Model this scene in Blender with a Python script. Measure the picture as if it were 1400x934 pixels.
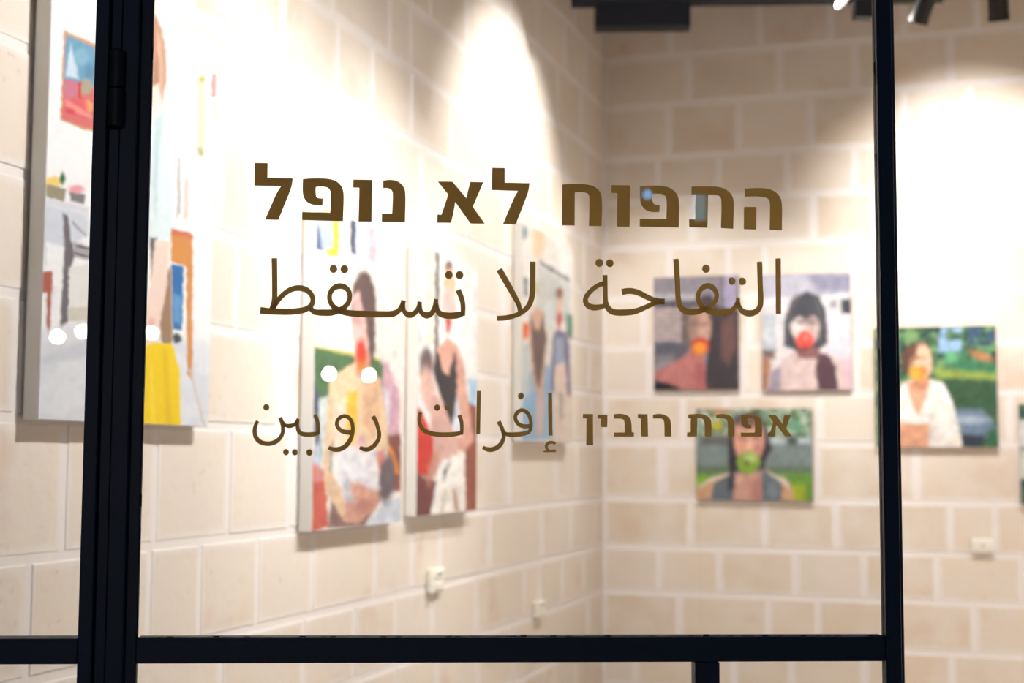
import bpy, bmesh, math, random
import numpy as np
from mathutils import Matrix, Vector
from mathutils.geometry import tessellate_polygon
random.seed(11)
for o in list(bpy.data.objects): bpy.data.objects.remove(o)
SC = bpy.context.scene; COL = SC.collection

# ---------------------------------------------------------------- camera
F_PX = 1943.9                       # 50 mm lens on 36 mm, frame 1400 x 934
YAW, PITCH, ROLL = math.radians(-17.778), math.radians(4.631), math.radians(0.289)
EYE = np.array([0., 0., 1.5])
def cam_axes():
    f = np.array([math.sin(YAW)*math.cos(PITCH), math.cos(YAW)*math.cos(PITCH), math.sin(PITCH)])
    r = np.array([math.cos(YAW), -math.sin(YAW), 0.]); u = np.cross(r, f)
    return math.cos(ROLL)*r+math.sin(ROLL)*u, -math.sin(ROLL)*r+math.cos(ROLL)*u, f
RGT, UPV, FWD = cam_axes()
cam = bpy.data.cameras.new('camera'); camo = bpy.data.objects.new('camera', cam); COL.objects.link(camo)
cam.sensor_width = 36; cam.lens = 36*F_PX/1400; cam.clip_start = .05
M = Matrix.Identity(4)
for i in range(3): M[i][0], M[i][1], M[i][2], M[i][3] = RGT[i], UPV[i], -FWD[i], EYE[i]
camo.matrix_world = M; SC.camera = camo
cam.dof.use_dof = True; cam.dof.focus_distance = 1.92; cam.dof.aperture_fstop = 4.7

# ---------------------------------------------------------------- world, exposure
SC.view_settings.view_transform = 'Standard'; SC.view_settings.look = 'None'
SC.view_settings.gamma = 1; SC.view_settings.exposure = 0.55
W = bpy.data.worlds.new('night'); SC.world = W; W.use_nodes = True
W.node_tree.nodes['Background'].inputs[0].default_value = (.32, .52, 1, 1)
W.node_tree.nodes['Background'].inputs[1].default_value = .06

# ---------------------------------------------------------------- geometry helpers
def ray(px, py):
    d = RGT*(px-700)/F_PX - UPV*(py-467)/F_PX + FWD
    return d
def at_depth(px, py, dep): return EYE+ray(px, py)*dep
def hit(px, py, p0, n):
    d = ray(px, py); t = np.dot(p0-EYE, n)/np.dot(d, n); return EYE+d*t
def proj(P):
    q = P-EYE; z = q@FWD
    return 700+F_PX*(q@RGT)/z, 467-F_PX*(q@UPV)/z
CORNER = at_depth(824.5, 590, 7.4)
XL, YB = CORNER[0], CORNER[1]       # left wall plane x = XL, back wall plane y = YB
def on_left(px, py, off=0.): return hit(px, py, np.array([XL+off, 0, 0]), np.array([1., 0, 0]))
def on_back(px, py, off=0.): return hit(px, py, np.array([0, YB-off, 0]), np.array([0, 1., 0]))
GA = math.radians(68.88)
GU = np.array([math.sin(GA), math.cos(GA), 0.]); GN = np.array([math.cos(GA), -math.sin(GA), 0.]); GZ = np.array([0, 0, 1.])
G0 = at_depth(700, 500, 1.9)
def g_uv(px, py, off=0.):
    p = hit(px, py, G0+GN*off, GN)-G0
    return float(p@GU), float(p[2]+G0[2])
def g_pt(u, z, off=0.): return G0+GU*u+GN*off+GZ*(z-G0[2])

def setp(o, label=None, cat=None, group=None, kind=None):
    if label: o['label'] = label
    if cat: o['category'] = cat
    if group: o['group'] = group
    if kind: o['kind'] = kind
    return o
def empty(name, loc=(0, 0, 0), **k):
    o = bpy.data.objects.new(name, None); o.location = Vector(loc); o.empty_display_size = .05
    COL.objects.link(o); return setp(o, **k)
def mesh_obj(name, verts, faces, mat, parent=None, smooth=False, **k):
    me = bpy.data.meshes.new(name); vs = [tuple(map(float, v)) for v in verts]
    if parent is not None:
        L = parent.location; par = parent.parent
        while par is not None: L = L+par.location; par = par.parent
        vs = [(v[0]-L[0], v[1]-L[1], v[2]-L[2]) for v in vs]
    me.from_pydata(vs, [], faces); me.materials.append(mat)
    if smooth:
        for p in me.polygons: p.use_smooth = True
    o = bpy.data.objects.new(name, me); COL.objects.link(o)
    if parent is not None: o.parent = parent
    return setp(o, **k)
class MB:
    def __init__(s): s.v = []; s.f = []
    def box(s, c, ax, h, ch=0.):
        c = np.array(c, float); ax = [np.array(a, float) for a in ax]; n = len(s.v)
        if ch <= 0:
            for sx in (-1, 1):
                for sy in (-1, 1):
                    for sz in (-1, 1): s.v.append(c+ax[0]*h[0]*sx+ax[1]*h[1]*sy+ax[2]*h[2]*sz)
            for q in ((0, 1, 3, 2), (4, 6, 7, 5), (0, 4, 5, 1), (2, 3, 7, 6), (0, 2, 6, 4), (1, 5, 7, 3)): s.f.append(tuple(n+i for i in q))
            return s
        # chamfered box: one vertex triple per corner
        idx = {}
        for sx in (-1, 1):
            for sy in (-1, 1):
                for sz in (-1, 1):
                    for k in range(3):
                        hh = [h[0]-ch, h[1]-ch, h[2]-ch]; hh[k] = h[k]
                        idx[(sx, sy, sz, k)] = len(s.v)
                        s.v.append(c+ax[0]*hh[0]*sx+ax[1]*hh[1]*sy+ax[2]*hh[2]*sz)
        for k in range(3):
            a, b = [i for i in range(3) if i != k]
            for sg in (-1, 1):
                q = []
                for (p, r) in ((-1, -1), (1, -1), (1, 1), (-1, 1)):
                    t = [0, 0, 0]; t[k] = sg; t[a] = p; t[b] = r; q.append(idx[(t[0], t[1], t[2], k)])
                s.f.append(tuple(q))
            for p in (-1, 1):
                for r in (-1, 1):
                    t1 = [0, 0, 0]; t1[a] = p; t1[b] = r; t1[k] = -1; t2 = list(t1); t2[k] = 1
                    s.f.append((idx[(*t1, a)], idx[(*t2, a)], idx[(*t2, b)], idx[(*t1, b)]))
        for sx in (-1, 1):
            for sy in (-1, 1):
                for sz in (-1, 1): s.f.append(tuple(idx[(sx, sy, sz, k)] for k in range(3)))
        return s
    def lathe(s, base, axis, prof, seg=24):
        axis = np.array(axis, float); axis /= np.linalg.norm(axis)
        t = np.array([0, 0, 1.]) if abs(axis[2]) < .9 else np.array([1., 0, 0])
        a = np.cross(axis, t); a /= np.linalg.norm(a); b = np.cross(axis, a); n = len(s.v); base = np.array(base, float)
        for (r, h) in prof:
            for i in range(seg):
                w = 2*math.pi*i/seg; s.v.append(base+axis*h+(a*math.cos(w)+b*math.sin(w))*r)
        for j in range(len(prof)-1):
            for i in range(seg):
                i2 = (i+1) % seg; s.f.append((n+j*seg+i, n+j*seg+i2, n+(j+1)*seg+i2, n+(j+1)*seg+i))
        s.f.append(tuple(n+i for i in range(seg))[::-1]); s.f.append(tuple(n+(len(prof)-1)*seg+i for i in range(seg)))
        return s
    def obj(s, name, mat, parent=None, smooth=False, **k):
        o = mesh_obj(name, s.v, s.f, mat, parent, smooth, **k)
        bm = bmesh.new(); bm.from_mesh(o.data); bmesh.ops.recalc_face_normals(bm, faces=bm.faces); bm.to_mesh(o.data); bm.free()
        if smooth:
            try:
                o.data.set_sharp_from_angle(angle=math.radians(35))
            except Exception: pass
        return o
XYZ = [(1, 0, 0), (0, 1, 0), (0, 0, 1)]

# ---------------------------------------------------------------- materials
def lin(c):
    c = np.asarray(c, float)/255.
    return np.where(c <= .04045, c/12.92, ((c+.055)/1.055)**2.4)
def mat(name, col, rough=.6, metal=0., bump=0., bscale=40., var=0., spec=.5):
    m = bpy.data.materials.new(name); m.use_nodes = True; t = m.node_tree; b = t.nodes['Principled BSDF']
    c = tuple(lin(col))+(1,)
    b.inputs['Base Color'].default_value = c; b.inputs['Roughness'].default_value = rough; b.inputs['Metallic'].default_value = metal
    b.inputs['Specular IOR Level'].default_value = spec
    tc = t.nodes.new('ShaderNodeTexCoord'); nz = t.nodes.new('ShaderNodeTexNoise'); nz.inputs['Scale'].default_value = bscale
    nz.inputs['Detail'].default_value = 5; t.links.new(tc.outputs['Object'], nz.inputs['Vector'])
    if var:
        mx = t.nodes.new('ShaderNodeMix'); mx.data_type = 'RGBA'; t.links.new(nz.outputs['Fac'], mx.inputs['Factor'])
        mx.inputs['A'].default_value = tuple(np.clip(np.array(c[:3])*(1-var), 0, 1))+(1,)
        mx.inputs['B'].default_value = tuple(np.clip(np.array(c[:3])*(1+var), 0, 1))+(1,)
        t.links.new(mx.outputs['Result'], b.inputs['Base Color'])
    if bump:
        bp = t.nodes.new('ShaderNodeBump'); bp.inputs['Strength'].default_value = bump; bp.inputs['Distance'].default_value = .002
        t.links.new(nz.outputs['Fac'], bp.inputs['Height']); t.links.new(bp.outputs['Normal'], b.inputs['Normal'])
    return m
def stone_mat(name, axis, pale):
    m = bpy.data.materials.new(name); m.use_nodes = True; t = m.node_tree; b = t.nodes['Principled BSDF']; N = t.nodes.new; L = t.links.new
    b.inputs['Roughness'].default_value = .85; b.inputs['Specular IOR Level'].default_value = .2
    oi = N('ShaderNodeObjectInfo'); r = N('ShaderNodeValToRGB'); cr = r.color_ramp
    cols = [(0, (219, 198, 174)), (.2, (228, 214, 198)), (.45, (214, 194, 172)), (.65, (225, 206, 186)), (.82, (221, 208, 194)), (1, (210, 188, 164))]
    cols = [(p_, tuple(c_*(1-pale)+w_*pale for c_, w_ in zip(col_, (238, 230, 221)))) for p_, col_ in cols]
    cr.elements[0].position = 0; cr.elements[0].color = tuple(lin(cols[0][1]))+(1,); cr.elements[1].position = 1; cr.elements[1].color = tuple(lin(cols[-1][1]))+(1,)
    for p, c in cols[1:-1]: e = cr.elements.new(p); e.color = tuple(lin(c))+(1,)
    L(oi.outputs['Random'], r.inputs[0])
    tc = N('ShaderNodeTexCoord')
    def noise(sc, d=4):
        n = N('ShaderNodeTexNoise'); n.inputs['Scale'].default_value = sc; n.inputs['Detail'].default_value = d; L(tc.outputs['Object'], n.inputs['Vector']); return n
    n1 = noise(5); mr = N('ShaderNodeMapRange'); mr.inputs[1].default_value = .38; mr.inputs[2].default_value = .62; L(n1.outputs['Fac'], mr.inputs[0])
    m1 = N('ShaderNodeMix'); m1.data_type = 'RGBA'; m1.inputs['B'].default_value = tuple(lin((229, 219, 209)))+(1,)
    mm = N('ShaderNodeMath'); mm.operation = 'MULTIPLY'; mm.inputs[1].default_value = .8; L(mr.outputs[0], mm.inputs[0]); L(mm.outputs[0], m1.inputs['Factor']); L(r.outputs[0], m1.inputs['A'])
    n2 = noise(3.1, 6); r2 = N('ShaderNodeMapRange'); r2.inputs[1].default_value = .60; r2.inputs[2].default_value = .76; r2.inputs[4].default_value = .55; L(n2.outputs['Fac'], r2.inputs[0])
    m2 = N('ShaderNodeMix'); m2.data_type = 'RGBA'; m2.inputs['B'].default_value = tuple(lin((208, 168, 140)))+(1,); L(r2.outputs[0], m2.inputs['Factor']); L(m1.outputs['Result'], m2.inputs['A'])
    n3 = noise(60, 3); r3 = N('ShaderNodeMapRange'); r3.inputs[1].default_value = .63; r3.inputs[2].default_value = .78; r3.inputs[4].default_value = .35; L(n3.outputs['Fac'], r3.inputs[0])
    m3 = N('ShaderNodeMix'); m3.data_type = 'RGBA'; m3.inputs['B'].default_value = tuple(lin((170, 145, 120)))+(1,); L(r3.outputs[0], m3.inputs['Factor']); L(m2.outputs['Result'], m3.inputs['A'])
    # lime smeared over the arrises: mask from the distance to the stone's edge, broken up by noise
    sp = N('ShaderNodeSeparateXYZ'); L(tc.outputs['Generated'], sp.inputs[0]); ms = []
    for ch, k in ((axis, 1.), ('Z', .62)):
        a1 = N('ShaderNodeMath'); a1.operation = 'SUBTRACT'; a1.inputs[1].default_value = .5; L(sp.outputs[ch], a1.inputs[0])
        a2 = N('ShaderNodeMath'); a2.operation = 'ABSOLUTE'; L(a1.outputs[0], a2.inputs[0])
        a3 = N('ShaderNodeMath'); a3.operation = 'SUBTRACT'; a3.inputs[0].default_value = .5; L(a2.outputs[0], a3.inputs[1])
        a4 = N('ShaderNodeMath'); a4.operation = 'MULTIPLY'; a4.inputs[1].default_value = k; L(a3.outputs[0], a4.inputs[0]); ms.append(a4)
    mn = N('ShaderNodeMath'); mn.operation = 'MINIMUM'; L(ms[0].outputs[0], mn.inputs[0]); L(ms[1].outputs[0], mn.inputs[1])
    n5 = noise(14, 5); ad = N('ShaderNodeMath'); ad.operation = 'MULTIPLY_ADD'; ad.inputs[1].default_value = -.06; L(n5.outputs['Fac'], ad.inputs[0]); L(mn.outputs[0], ad.inputs[2])
    r5 = N('ShaderNodeMapRange'); r5.inputs[1].default_value = -.03; r5.inputs[2].default_value = .022; r5.inputs[3].default_value = .9; r5.inputs[4].default_value = 0; L(ad.outputs[0], r5.inputs[0])
    m5 = N('ShaderNodeMix'); m5.data_type = 'RGBA'; m5.inputs['B'].default_value = tuple(lin((238, 233, 230)))+(1,); L(r5.outputs[0], m5.inputs['Factor']); L(m3.outputs['Result'], m5.inputs['A'])
    L(m5.outputs['Result'], b.inputs['Base Color'])
    bp = N('ShaderNodeBump'); bp.inputs['Strength'].default_value = .5; bp.inputs['Distance'].default_value = .003; n4 = noise(35, 6); L(n4.outputs['Fac'], bp.inputs['Height']); L(bp.outputs['Normal'], b.inputs['Normal'])
    return m
def glass_mat():
    m = bpy.data.materials.new('window_glass'); m.use_nodes = True; t = m.node_tree; t.nodes.clear(); N = t.nodes.new; L = t.links.new
    o = N('ShaderNodeOutputMaterial'); mx = N('ShaderNodeMixShader'); fr = N('ShaderNodeFresnel'); fr.inputs['IOR'].default_value = 1.5
    tr = N('ShaderNodeBsdfTransparent'); tr.inputs[0].default_value = (.985, .99, .985, 1); gl = N('ShaderNodeBsdfGlossy'); gl.inputs['Roughness'].default_value = 0
    # a little dust on the pane
    df = N('ShaderNodeBsdfDiffuse'); df.inputs[0].default_value = (.6, .6, .62, 1); m2 = N('ShaderNodeMixShader')
    tc = N('ShaderNodeTexCoord'); nz = N('ShaderNodeTexNoise'); nz.inputs['Scale'].default_value = 6; nz.inputs['Detail'].default_value = 6; L(tc.outputs['Object'], nz.inputs['Vector'])
    mr = N('ShaderNodeMapRange'); mr.inputs[1].default_value = .3; mr.inputs[2].default_value = .8; mr.inputs[3].default_value = .005; mr.inputs[4].default_value = .018; L(nz.outputs['Fac'], mr.inputs[0])
    L(mr.outputs[0], m2.inputs[0]); L(tr.outputs[0], m2.inputs[1]); L(df.outputs[0], m2.inputs[2])
    L(fr.outputs[0], mx.inputs[0]); L(m2.outputs[0], mx.inputs[1]); L(gl.outputs[0], mx.inputs[2]); L(mx.outputs[0], o.inputs[0]); return m
def vinyl_mat():
    m = bpy.data.materials.new('gold_vinyl'); m.use_nodes = True; t = m.node_tree; t.nodes.clear(); N = t.nodes.new; L = t.links.new
    o = N('ShaderNodeOutputMaterial'); d = N('ShaderNodeBsdfDiffuse'); tl = N('ShaderNodeBsdfTranslucent'); mx = N('ShaderNodeMixShader'); mx.inputs[0].default_value = .58
    tc = N('ShaderNodeTexCoord'); nz = N('ShaderNodeTexNoise'); nz.inputs['Scale'].default_value = 30; L(tc.outputs['Object'], nz.inputs['Vector'])
    r = N('ShaderNodeMix'); r.data_type = 'RGBA'; r.inputs['A'].default_value = (.60, .40, .11, 1); r.inputs['B'].default_value = (.66, .46, .13, 1); L(nz.outputs['Fac'], r.inputs['Factor'])
    L(r.outputs['Result'], d.inputs[0]); tl.inputs[0].default_value = (.66, .53, .25, 1)
    L(d.outputs[0], mx.inputs[1]); L(tl.outputs[0], mx.inputs[2]); L(mx.outputs[0], o.inputs[0]); return m
def emit_mat(name, col, s):
    m = bpy.data.materials.new(name); m.use_nodes = True; b = m.node_tree.nodes['Principled BSDF']
    b.inputs['Base Color'].default_value = (.8, .8, .8, 1); b.inputs['Emission Color'].default_value = (*col, 1); b.inputs['Emission Strength'].default_value = s; return m
def paint_mat():
    m = bpy.data.materials.new('oil_paint'); m.use_nodes = True; t = m.node_tree; b = t.nodes['Principled BSDF']
    a = t.nodes.new('ShaderNodeVertexColor'); a.layer_name = 'paint'; t.links.new(a.outputs[0], b.inputs['Base Color']); b.inputs['Roughness'].default_value = .55
    b.inputs['Specular IOR Level'].default_value = .25
    tc = t.nodes.new('ShaderNodeTexCoord'); nz = t.nodes.new('ShaderNodeTexNoise'); nz.inputs['Scale'].default_value = 90; t.links.new(tc.outputs['Object'], nz.inputs['Vector'])
    bp = t.nodes.new('ShaderNodeBump'); bp.inputs['Strength'].default_value = .3; bp.inputs['Distance'].default_value = .001; t.links.new(nz.outputs['Fac'], bp.inputs['Height']); t.links.new(bp.outputs['Normal'], b.inputs['Normal'])
    return m
M_STONE_L = stone_mat('limestone_spotlit', 'Y', .6); M_STONE_B = stone_mat('limestone', 'X', .3); M_GLASS = glass_mat(); M_VINYL = vinyl_mat(); M_PAINT = paint_mat()  # left-wall limestone: brightness of the strong spotlights mixed into its colour
M_MORTAR = mat('lime_mortar', (237, 230, 227), .9, bump=.3, bscale=60, var=.04)
M_STEEL = mat('black_painted_steel', (24, 43, 66), .5, bump=.05, bscale=80, var=.15, spec=.4)
M_SEAL = mat('glazing_putty', (24, 27, 31), .8, var=.2)
M_FLOOR = mat('floor_tile', (160, 148, 134), .4, bump=.1, bscale=8, var=.08)
M_CEIL = mat('dark_ceiling', (60, 54, 48), .9, var=.1)
M_WOOD = mat('dark_beam_wood', (18, 14, 12), .8, bump=.3, bscale=20, var=.3)
M_BLACK = mat('black_lamp_paint', (20, 20, 21), .5, var=.1)
M_CANV = mat('white_canvas_edge', (236, 234, 230), .8, bump=.2, bscale=200, var=.03)
M_WEDGE = mat('brown_canvas_edge', (150, 112, 78), .7, var=.1)
M_PLAST = mat('white_plastic', (244, 240, 230), .35, var=.02)
M_HOLE = mat('socket_recess', (150, 140, 120), .6, var=.1)
M_PLASTER = mat('white_plaster', (225, 214, 200), .9, var=.03)
M_PAVE = mat('street_paving', (70, 66, 62), .9, bump=.4, bscale=12, var=.2)

# ---------------------------------------------------------------- room shell
CEIL = 4.3; XR = 5.0
ys_b = [20, 85, 150, 221, 279, 341, 410, 477, 541, 606, 681, 746, 807.5, 872, 935]
ZB = [on_left(824.5, y)[2] for y in ys_b]                 # course boundaries, top to bottom
while ZB[-1] > .12: ZB.append(max(0, ZB[-1]-.25))
ZB[-1] = 0.
while ZB[0] < CEIL-.05: ZB.insert(0, min(CEIL, ZB[0]+.25))
KOFF = next(i for i, z in enumerate(ZB) if abs(z-on_left(824.5, 20)[2]) < 1e-6)
def make_wall(name, plane_pt, ax, nrm, s0, s1, joints, vis, seed, smat):
    """stones proud of a mortar bed; joints: {course: [s,...]} measured on the photograph, rest random"""
    rnd = random.Random(seed); ax = np.array(ax, float); nrm = np.array(nrm, float); P = np.array(plane_pt, float)
    mb = MB(); mb.box(P+ax*(s0+s1)/2-nrm*.15+GZ*(CEIL/2), (ax, nrm, GZ), ((s1-s0)/2, .15, CEIL/2))
    wall = mb.obj(name, M_MORTAR, kind='structure')
    rest = MB(); cnt = 0
    for ci in range(len(ZB)-1):
        zt, zb = ZB[ci], ZB[ci+1]; J = sorted(joints.get(ci-KOFF, []))
        if not J: J = [s0+rnd.uniform(.1, .5)]
        s = J[0]
        while s > s0+.2: s -= rnd.uniform(.34, .52); J.append(s)
        s = max(J[:len(J)])
        while s < s1-.2: s += rnd.uniform(.34, .52); J.append(s)
        J = sorted(set([s0]+[j for j in J if s0+.12 < j < s1-.12]+[s1]))
        for a, b in zip(J[:-1], J[1:]):
            g = .010; w = (b-a)/2-g; h = (zt-zb)/2-g
            if w < .02 or h < .02: continue
            pr = .0022+rnd.uniform(-.0008, .001)
            c = P+ax*(a+b)/2+GZ*(zt+zb)/2+nrm*(pr-.014)
            q = rest
            v = vis((a+b)/2, (zt+zb)/2) and cnt < 299
            if v: q = MB(); cnt += 1
            tilt = rnd.uniform(-.004, .004); a2 = ax*math.cos(tilt)+GZ*math.sin(tilt); z2 = -ax*math.sin(tilt)+GZ*math.cos(tilt)
            q.box(c, (a2, nrm, z2), (w, .014, h), .0022)
            if v: q.obj('stone', smat, wall)
    if rest.v: rest.obj('stone', smat, wall, kind='stuff')
    return wall
YC = YB
jl_px = {5-1: [(383, 200), (458, 230), (506, 255), (560, 240)], 5: [(342, 150), (414, 215), (483, 250), (575, 250)], 3: [(531, 95), (559, 130), (640, 150)], 6: [(300, 240), (372, 270), (690, 380)],
      7: [(323, 390), (395, 420), (690, 460)], 8: [(20, 560), (381, 500), (690, 560)], 9: [(86, 680), (211, 680), (311, 690), (394, 700), (696, 650), (760, 650)],
      10: [(37.5, 830), (114, 820), (203, 800), (272, 800), (351, 790), (426, 780), (512, 770), (562, 760), (600, 750), (668, 740), (740, 735)],
      11: [(484, 860), (540, 850), (590, 840), (650, 830), (717, 820), (737, 810), (768, 800)], 12: [(700, 870), (804, 830)], 1: [], 2: [(456, 10), (533, 30)]}
JL = {}
for k, L_ in jl_px.items(): JL[k] = [on_left(x, y)[1] for x, y in L_]
def JLfix(d):      # drop joints that crowd each other
    out = {}
    for k, v in d.items():
        r = []
        for s in sorted(v):
            if not r or s-r[-1] > .13: r.append(s)
        out[k] = r
    return out
jb_px = {0: [918, 1043, 1142, 1243, 1346], 1: [943, 1069, 1175, 1308], 2: [915, 1012, 1112, 1243, 1334], 3: [900, 984, 1079, 1173, 1279], 4: [947, 1116, 1200, 1305], 5: [917, 997, 1046, 1168, 1290],
      6: [880, 1025, 1175, 1300], 7: [1016, 1170, 1290], 8: [934, 991, 1120, 1230], 9: [903, 1115, 1250, 1394], 10: [943, 1044, 1140, 1296, 1355], 11: [901, 982, 1085, 1177, 1276, 1391],
      12: [927, 1048, 1114, 1204, 1325], 13: [1001, 1077, 1176, 1294]}
JB = {k: [on_back(x, 500)[0] for x in v] for k, v in jb_px.items()}
# left wall runs along +Y from the shop front to the corner, back wall runs along +X
YL0 = float((XL-G0[0])/GU[0]*GU[1]+G0[1])
JL = {k: [s-0 for s in v] for k, v in JLfix(JL).items()}
wall_l = make_wall('wall_left', (XL, 0, 0), (0, 1, 0), (1, 0, 0), YL0+.08, YB, JL, lambda s, z: s > 2.0 and 0.3 < z < 3.9, 3, M_STONE_L)
wall_b = make_wall('wall_back', (0, YB, 0), (1, 0, 0), (0, -1, 0), XL, XR, JB, lambda s, z: s < 1.0 and z > .3, 5, M_STONE_B)
MB().box(((XL+XR)/2, YB/2+.3, -.05), XYZ, ((XR-XL)/2+.3, YB/2+.1, .05)).obj('floor', M_FLOOR, kind='structure')
MB().box(((XL+XR)/2, YB/2+.3, CEIL+.05), XYZ, ((XR-XL)/2+.3, YB/2+.1, .05)).obj('ceiling', M_CEIL, kind='structure')
MB().box((XR+.1, (YB+3.9)/2, CEIL/2), XYZ, (.1, (YB-3.5)/2, CEIL/2)).obj('wall_right', M_PLASTER, kind='structure')
# facade: masonry beside and above the glazing
uL = float((XL-G0[0])/GU[0]); uR0 = g_uv(1235, 870)[0]+1.05; uR1 = float((XR-G0[0])/GU[0])
fw = MB(); HD = 2.9
fw.box(g_pt((uR0+uR1)/2, CEIL/2), (GU, GN, GZ), ((uR1-uR0)/2, .1, CEIL/2))
fw.box(g_pt((uL+uR0)/2, (HD+CEIL)/2), (GU, GN, GZ), ((uR0-uL)/2, .1, (CEIL-HD)/2))
fw.obj('wall_front', M_PLASTER, kind='structure')
MB().box((0, -7.5, -.1), XYZ, (14, 10.5, .05)).obj('ground', M_PAVE, kind='structure')

# ---------------------------------------------------------------- shop front (black steel and glass)
def bar(mb, u0, u1, z0, z1, d0, d1, ch=.0012):
    mb.box(g_pt((u0+u1)/2, (z0+z1)/2, (d0+d1)/2), (GU, GN, GZ), (abs(u1-u0)/2, abs(d1-d0)/2, abs(z1-z0)/2), ch); return mb
U = lambda x, y=600: g_uv(x, y)[0]
Zg = lambda x, y: g_uv(x, y)[1]
u_a = U(118.7); u_gap = U(138.5); u_c = U(155); u_d = U(179); u_e = U(195.2)
u_f = U(1202.6); u_s = U(1223.5); u_g = U(1228.5)
zr1 = Zg(690, 870.2); zr0 = Zg(690, 904.2)
TOP = HD; BOT = 0.03
win = empty('window_1', g_pt(u_a, 0), kind='structure')
bar(MB(), u_a, u_gap-.0008, 0, TOP, -.025, .018).obj('jamb', M_STEEL, win)
bar(MB(), uL+.005, uL+.035, 0, TOP, -.025, .018).obj('jamb', M_STEEL, win)
bar(MB(), uL+.036, u_a-.0005, zr0, zr1, -.02, .015).obj('rail', M_STEEL, win)
bar(MB(), uL+.036, u_a-.0005, BOT-.03, BOT+.05, -.02, .015).obj('rail', M_STEEL, win)
bar(MB(), uL+.036, u_a-.0005, TOP-.04, TOP, -.02, .015).obj('rail', M_STEEL, win)
for (z0, z1) in ((BOT+.051, zr0-.001), (zr1+.001, TOP-.041)):
    bar(MB(), uL+.030, u_a+.008, z0-.006, z1+.006, -.003, .003, 0).obj('glass_pane', M_GLASS, win)
bar(MB(), u_gap-.014, u_gap+.016, 0.01, TOP-.03, -.0285, -.0255).obj('gap_light_blocker', M_STEEL, win)  # added behind the hinge-side gap to stop room light leaking through
door = empty('door_1', g_pt(u_gap, 0), kind='structure')
bar(MB(), u_gap+.0014, u_c, 0.01, TOP-.03, -.006, .013).obj('stile', M_STEEL, door)
bar(MB(), u_c+.0003, u_d, 0.01, TOP-.03, -.006, .016).obj('stile', M_STEEL, door)
bar(MB(), u_d+.0003, u_e, 0.01, TOP-.03, -.006, .006).obj('glazing_bead', M_STEEL, door)
bar(MB(), u_f, u_s, 0.01, TOP-.03, -.006, .015).obj('stile', M_STEEL, door)
bar(MB(), u_s+.0008, u_g, 0.01, TOP-.03, -.006, .010).obj('door_edge_strip', M_STEEL, door)
bar(MB(), u_e+.0002, u_f-.0002, zr0, zr1, -.018, .012).obj('rail', M_STEEL, door)
bar(MB(), u_e+.0002, u_f-.0002, .01, .10, -.018, .012).obj('rail', M_STEEL, door)
bar(MB(), u_e+.0002, u_f-.0002, TOP-.08, TOP-.03, -.018, .012).obj('rail', M_STEEL, door)
um0, um1 = U(948.5, 920), U(981.5, 920)
bar(MB(), um0, um1, .101, zr0-.0005, -.018, .012).obj('mullion', M_STEEL, door)
panes = [(u_e, u_f, zr1, TOP-.08), (u_e, um0, .10, zr0), (um1, u_f, .10, zr0)]
for (a, b, z0, z1) in panes:
    bar(MB(), a-.008, b+.008, z0-.006, z1+.006, -.003, .003, 0).obj('glass_pane', M_GLASS, door)
# uneven bead of putty where the big pane meets its rail and stiles
rp = random.Random(4); pv = MB(); e0 = u_e+.0005
for (n, f_) in ((150, 'h'), (110, 'l'), (110, 'r')):
    for i in range(n):
        t = (i+.5)/n; h = .0004+min(.0022, max(0, rp.gauss(0, 1))**2*.0003)
        if f_ == 'h': bar(pv, u_e+(u_f-u_e)*(t-.6/n), u_e+(u_f-u_e)*(t+.6/n), zr1-.001, zr1+h, .003, .005, 0)
        else:
            a = u_e if f_ == 'l' else u_f; sg = 1 if f_ == 'l' else -1; zz = zr1+(TOP-.08-zr1)*t; dz = (TOP-.08-zr1)/n*.6
            bar(pv, min(a-sg*.001, a+sg*h*.7), max(a-sg*.001, a+sg*h*.7), zz-dz, zz+dz, .003, .005, 0)
pv.obj('putty_bead', M_SEAL, door, kind='stuff')
# hinge: two barrels with a thin collar between and pins at the ends
hu0, hu1 = U(153.6, 125), U(175, 125); hz = [Zg(165, y) for y in (75, 126.5, 177.5)]; hc = (hu0+hu1)/2; hr = (hu1-hu0)/2
hg = MB(); base = g_pt(hc, hz[2], .020)
H1 = hz[1]-hz[2]; H2 = hz[0]-hz[2]
hg.lathe(base, GZ, [(hr*.45, -.003), (hr*.8, -.002), (hr*1.04, 0), (hr*1.04, H1-.0012), (hr*.86, H1-.0006)], 32)
o = hg.obj('hinge', M_BLACK, door, True)
hg = MB(); hg.lathe(base+GZ*(H1+.0006), GZ, [(hr*.86, 0), (hr*.98, .0006), (hr*.98, H2-H1-.002), (hr*.8, H2-H1), (hr*.4, H2-H1+.001)], 32)
hg.obj('hinge', M_BLACK, door, True)

# ---- lettering on the big pane (inside face), traced glyph by glyph
def herm(p1, p2, m1, m2, n):
    out = []
    for i in range(n):
        t = i/n; h00 = 2*t**3-3*t*t+1; h10 = t**3-2*t*t+t; h01 = -2*t**3+3*t*t; h11 = t**3-t*t
        out.append(h00*p1+h10*m1+h01*p2+h11*m2)
    return out
def outline(pts):
    n = len(pts); P = [np.array(p[:2], float) for p in pts]; S = [len(p) > 2 for p in pts]; out = []
    for i in range(n):
        j = (i+1) % n
        if not (S[i] or S[j]): out.append(P[i]); continue
        d = P[j]-P[i]; dl = np.linalg.norm(d)
        def tan(k):
            t = P[(k+1) % n]-P[k-1]; return t/np.linalg.norm(t)*dl
        out += herm(P[i], P[j], tan(i) if S[i] else d, tan(j) if S[j] else d, 7)
    return out
VT = .0003; VOFF = -.0038
def crop_px(o, p): return o[0]+p[0]/o[2], o[1]+p[1]/o[2]
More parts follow.
